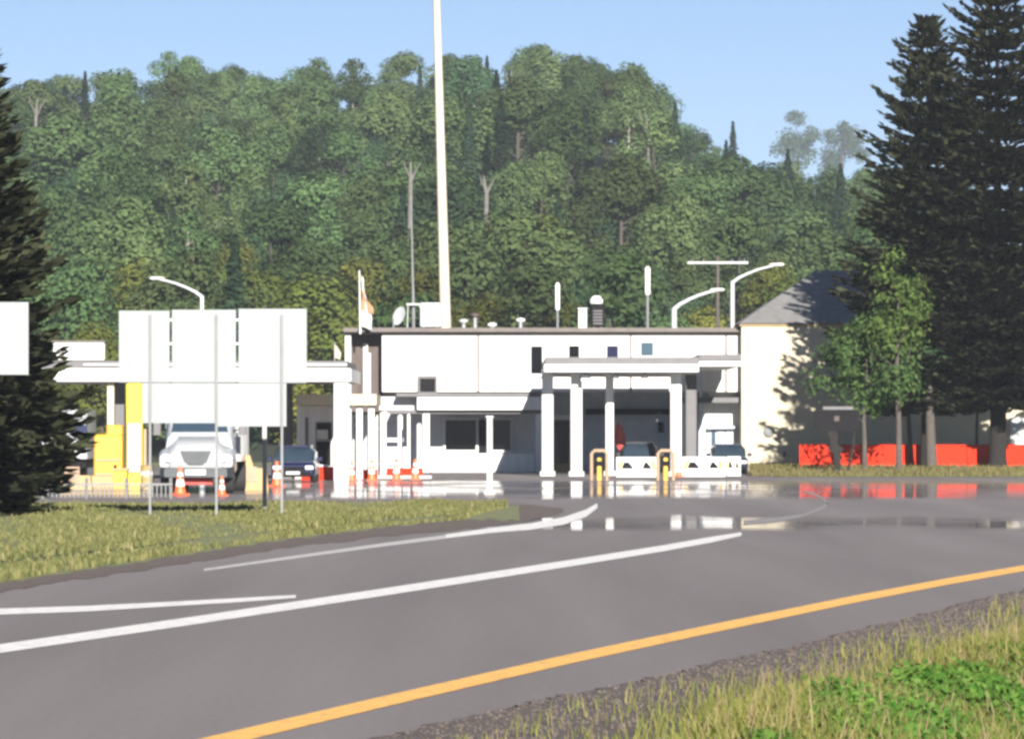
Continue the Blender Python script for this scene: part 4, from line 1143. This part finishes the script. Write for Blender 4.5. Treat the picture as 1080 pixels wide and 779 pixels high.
# orange barrier run
segs = [(843,876.2),(876.8,914),(914.8,950),(950.8,985),(985.8,1019),(1019.8,1052),(1052.8,1086),(1087,1120),(1121,1154)]
names = ['at the left end, against the cream wall','under the black notice board','right of the notice board post','behind the young tree trunk','left of the first spruce trunk','between the two spruce trunks','behind the second spruce trunk','at the right frame edge','just past the right frame edge']
for k, ((a, bq), nm) in enumerate(zip(segs, names)):
    Y = 218.0 + .06*(k%2); x0, x1 = wx(a,Y), wx(bq,Y)
    t = thing('orange_barrier', 'orange plastic traffic barrier ' + nm, 'barrier', ((x0+x1)/2,Y,.3), 'orange barriers in front of the cream building')
    z0 = .20; h = wz(468.5,Y)-z0
    MB().prismx([(Y-.24,z0),(Y-.24,z0+.25),(Y-.12,z0+.50),(Y-.09,z0+h-.04),(Y-.05,z0+h),(Y+.05,z0+h),(Y+.09,z0+h-.04),(Y+.12,z0+.5),(Y+.24,z0+.25),(Y+.24,z0)], x0, x1).build('body', M['orange'], t)
    q = MB()
    for u in (.25,.75):
        xx = x0+(x1-x0)*u; q.box(xx-.18,xx+.18,Y-.265,Y-.243,z0+.06,z0+.2)
    q.build('fork_slot', M['red'], t)
# black notice board
Yn = 208.5
t = thing('notice_board', 'black board with pale top on a stem before the orange barriers', 'notice board', (wx(882,Yn),Yn,.3))
MB().pb(860,432,906,454,Yn,.35).build('board', M['dark'], t)
MB().pb(868,428.5,900,431.8,Yn+.03,.3).build('header', M['grey'], t)
MB().pb(880,438.5,885,444,Yn-.02,.018).build('emblem', M['brown'], t)
zz = wz(454,Yn)-.004
MB().loft([[(wx(px_,Yn)+s1*w, Yn+.1+s2*.08, z) for s1,s2 in ((-1,-1),(1,-1),(1,1),(-1,1))] for px_,w,z in ((878,.22,zz),(880,.16,zz-.6),(881.5,.34,zz-.78),(883,.16,zz-1.0),(883,.13,.2))]).build('stem', M['bark'], t)
MB().tube([(wx(901,Yn),Yn+.15,zz),(wx(900,Yn),Yn+.15,1.2),(wx(894,Yn),Yn+.15,.2)],.06,8).build('brace', M['bark'], t)

# ------------------------------------------------------------------ street lamps and utility pole
def street_lamp(px, Y, py_knee, tip, label, r=.11):
    x = wx(px,Y); t = thing('street_lamp', label, 'street lamp', (x,Y,0), 'curved arm street lamps')
    zk = wz(py_knee,Y); xe, ze = wx(tip[0],Y), wz(tip[1],Y)
    MB().tube([(x,Y,0.003),(x,Y,zk*.5),(x,Y,zk)],[r*1.4,r*1.1,r],12).build('pole', M['alu'], t, True)
    dx = xe-x; pts = [(x,Y,zk-.05)]
    for u in (.12,.3,.5,.72,.9): pts.append((x+dx*u, Y, zk+(ze-zk)*math.sin(u*1.5708)**.9))
    MB().tube(pts,[r*.9,r*.75,r*.65,r*.6,r*.55,r*.5],10).build('arm', M['alu'], t, True)
    s = 1 if dx > 0 else -1
    hx = x+dx*.72
    MB().loft([[(hx+s*a, Y+.16*w*c1, ze+.02+.09*h*s1) for c1,s1 in [(math.cos(q),math.sin(q)) for q in [6.283*i/12 for i in range(12)]]] for a,w,h in ((0,.3,.5),(.2,.9,.9),(.6,1.1,1.0),(abs(dx)*.28,.6,.5))]).build('luminaire', M['white'], t, True)
    return t
street_lamp(213, 236, 312, (158,294), 'street lamp leaning its arm left above the big blank sign', .11)
street_lamp(711, 236, 325, (764,306), 'lower street lamp with its arm to the right over the white roof', .14)
street_lamp(772.5, 234, 297, (827,279.5), 'higher street lamp with its arm to the right at the grey roof', .11)
Yu = 300.0; x = wx(757,Yu)
t = thing('utility_pole', 'wooden utility pole with a pale crossarm before the lowest forest row', 'utility pole', (x,Yu,0))
MB().tube([(x,Yu,-.1),(x,Yu,wz(270,Yu))],[.17,.11],10).build('pole', M['greybark'], t, True)
ca = MB().box(wx(725,Yu),wx(789,Yu),Yu-.16,Yu-.115,wz(278.2,Yu),wz(276,Yu)).build('crossarm', M['galv'], t)
q = MB()
for p in (729,742,772,785): q.lathe(wx(p,Yu),Yu-.14,[(.04,wz(275.6,Yu)+.003),(.06,wz(275.6,Yu)+.08),(.03,wz(275.6,Yu)+.14)],8)
q.build('insulators', M['galv'], ca)

# ------------------------------------------------------------------ summer haze
hz = MB().box(-720, 720, -60, 2250, -12, 150).build('haze', None)
tag(hz, kind='stuff')
hm = bpy.data.materials.new('haze_air'); hm.use_nodes = True
n = hm.node_tree.nodes; l = hm.node_tree.links
n.remove(n['Principled BSDF'])
pv = n.new('ShaderNodeVolumePrincipled')
pv.inputs['Color'].default_value = (0.80, 0.88, 1.0, 1)
pv.inputs['Density'].default_value = 0.00014
pv.inputs['Anisotropy'].default_value = 0.0
l.new(pv.outputs[0], n['Material Output'].inputs['Volume'])
hz.data.materials.append(hm)
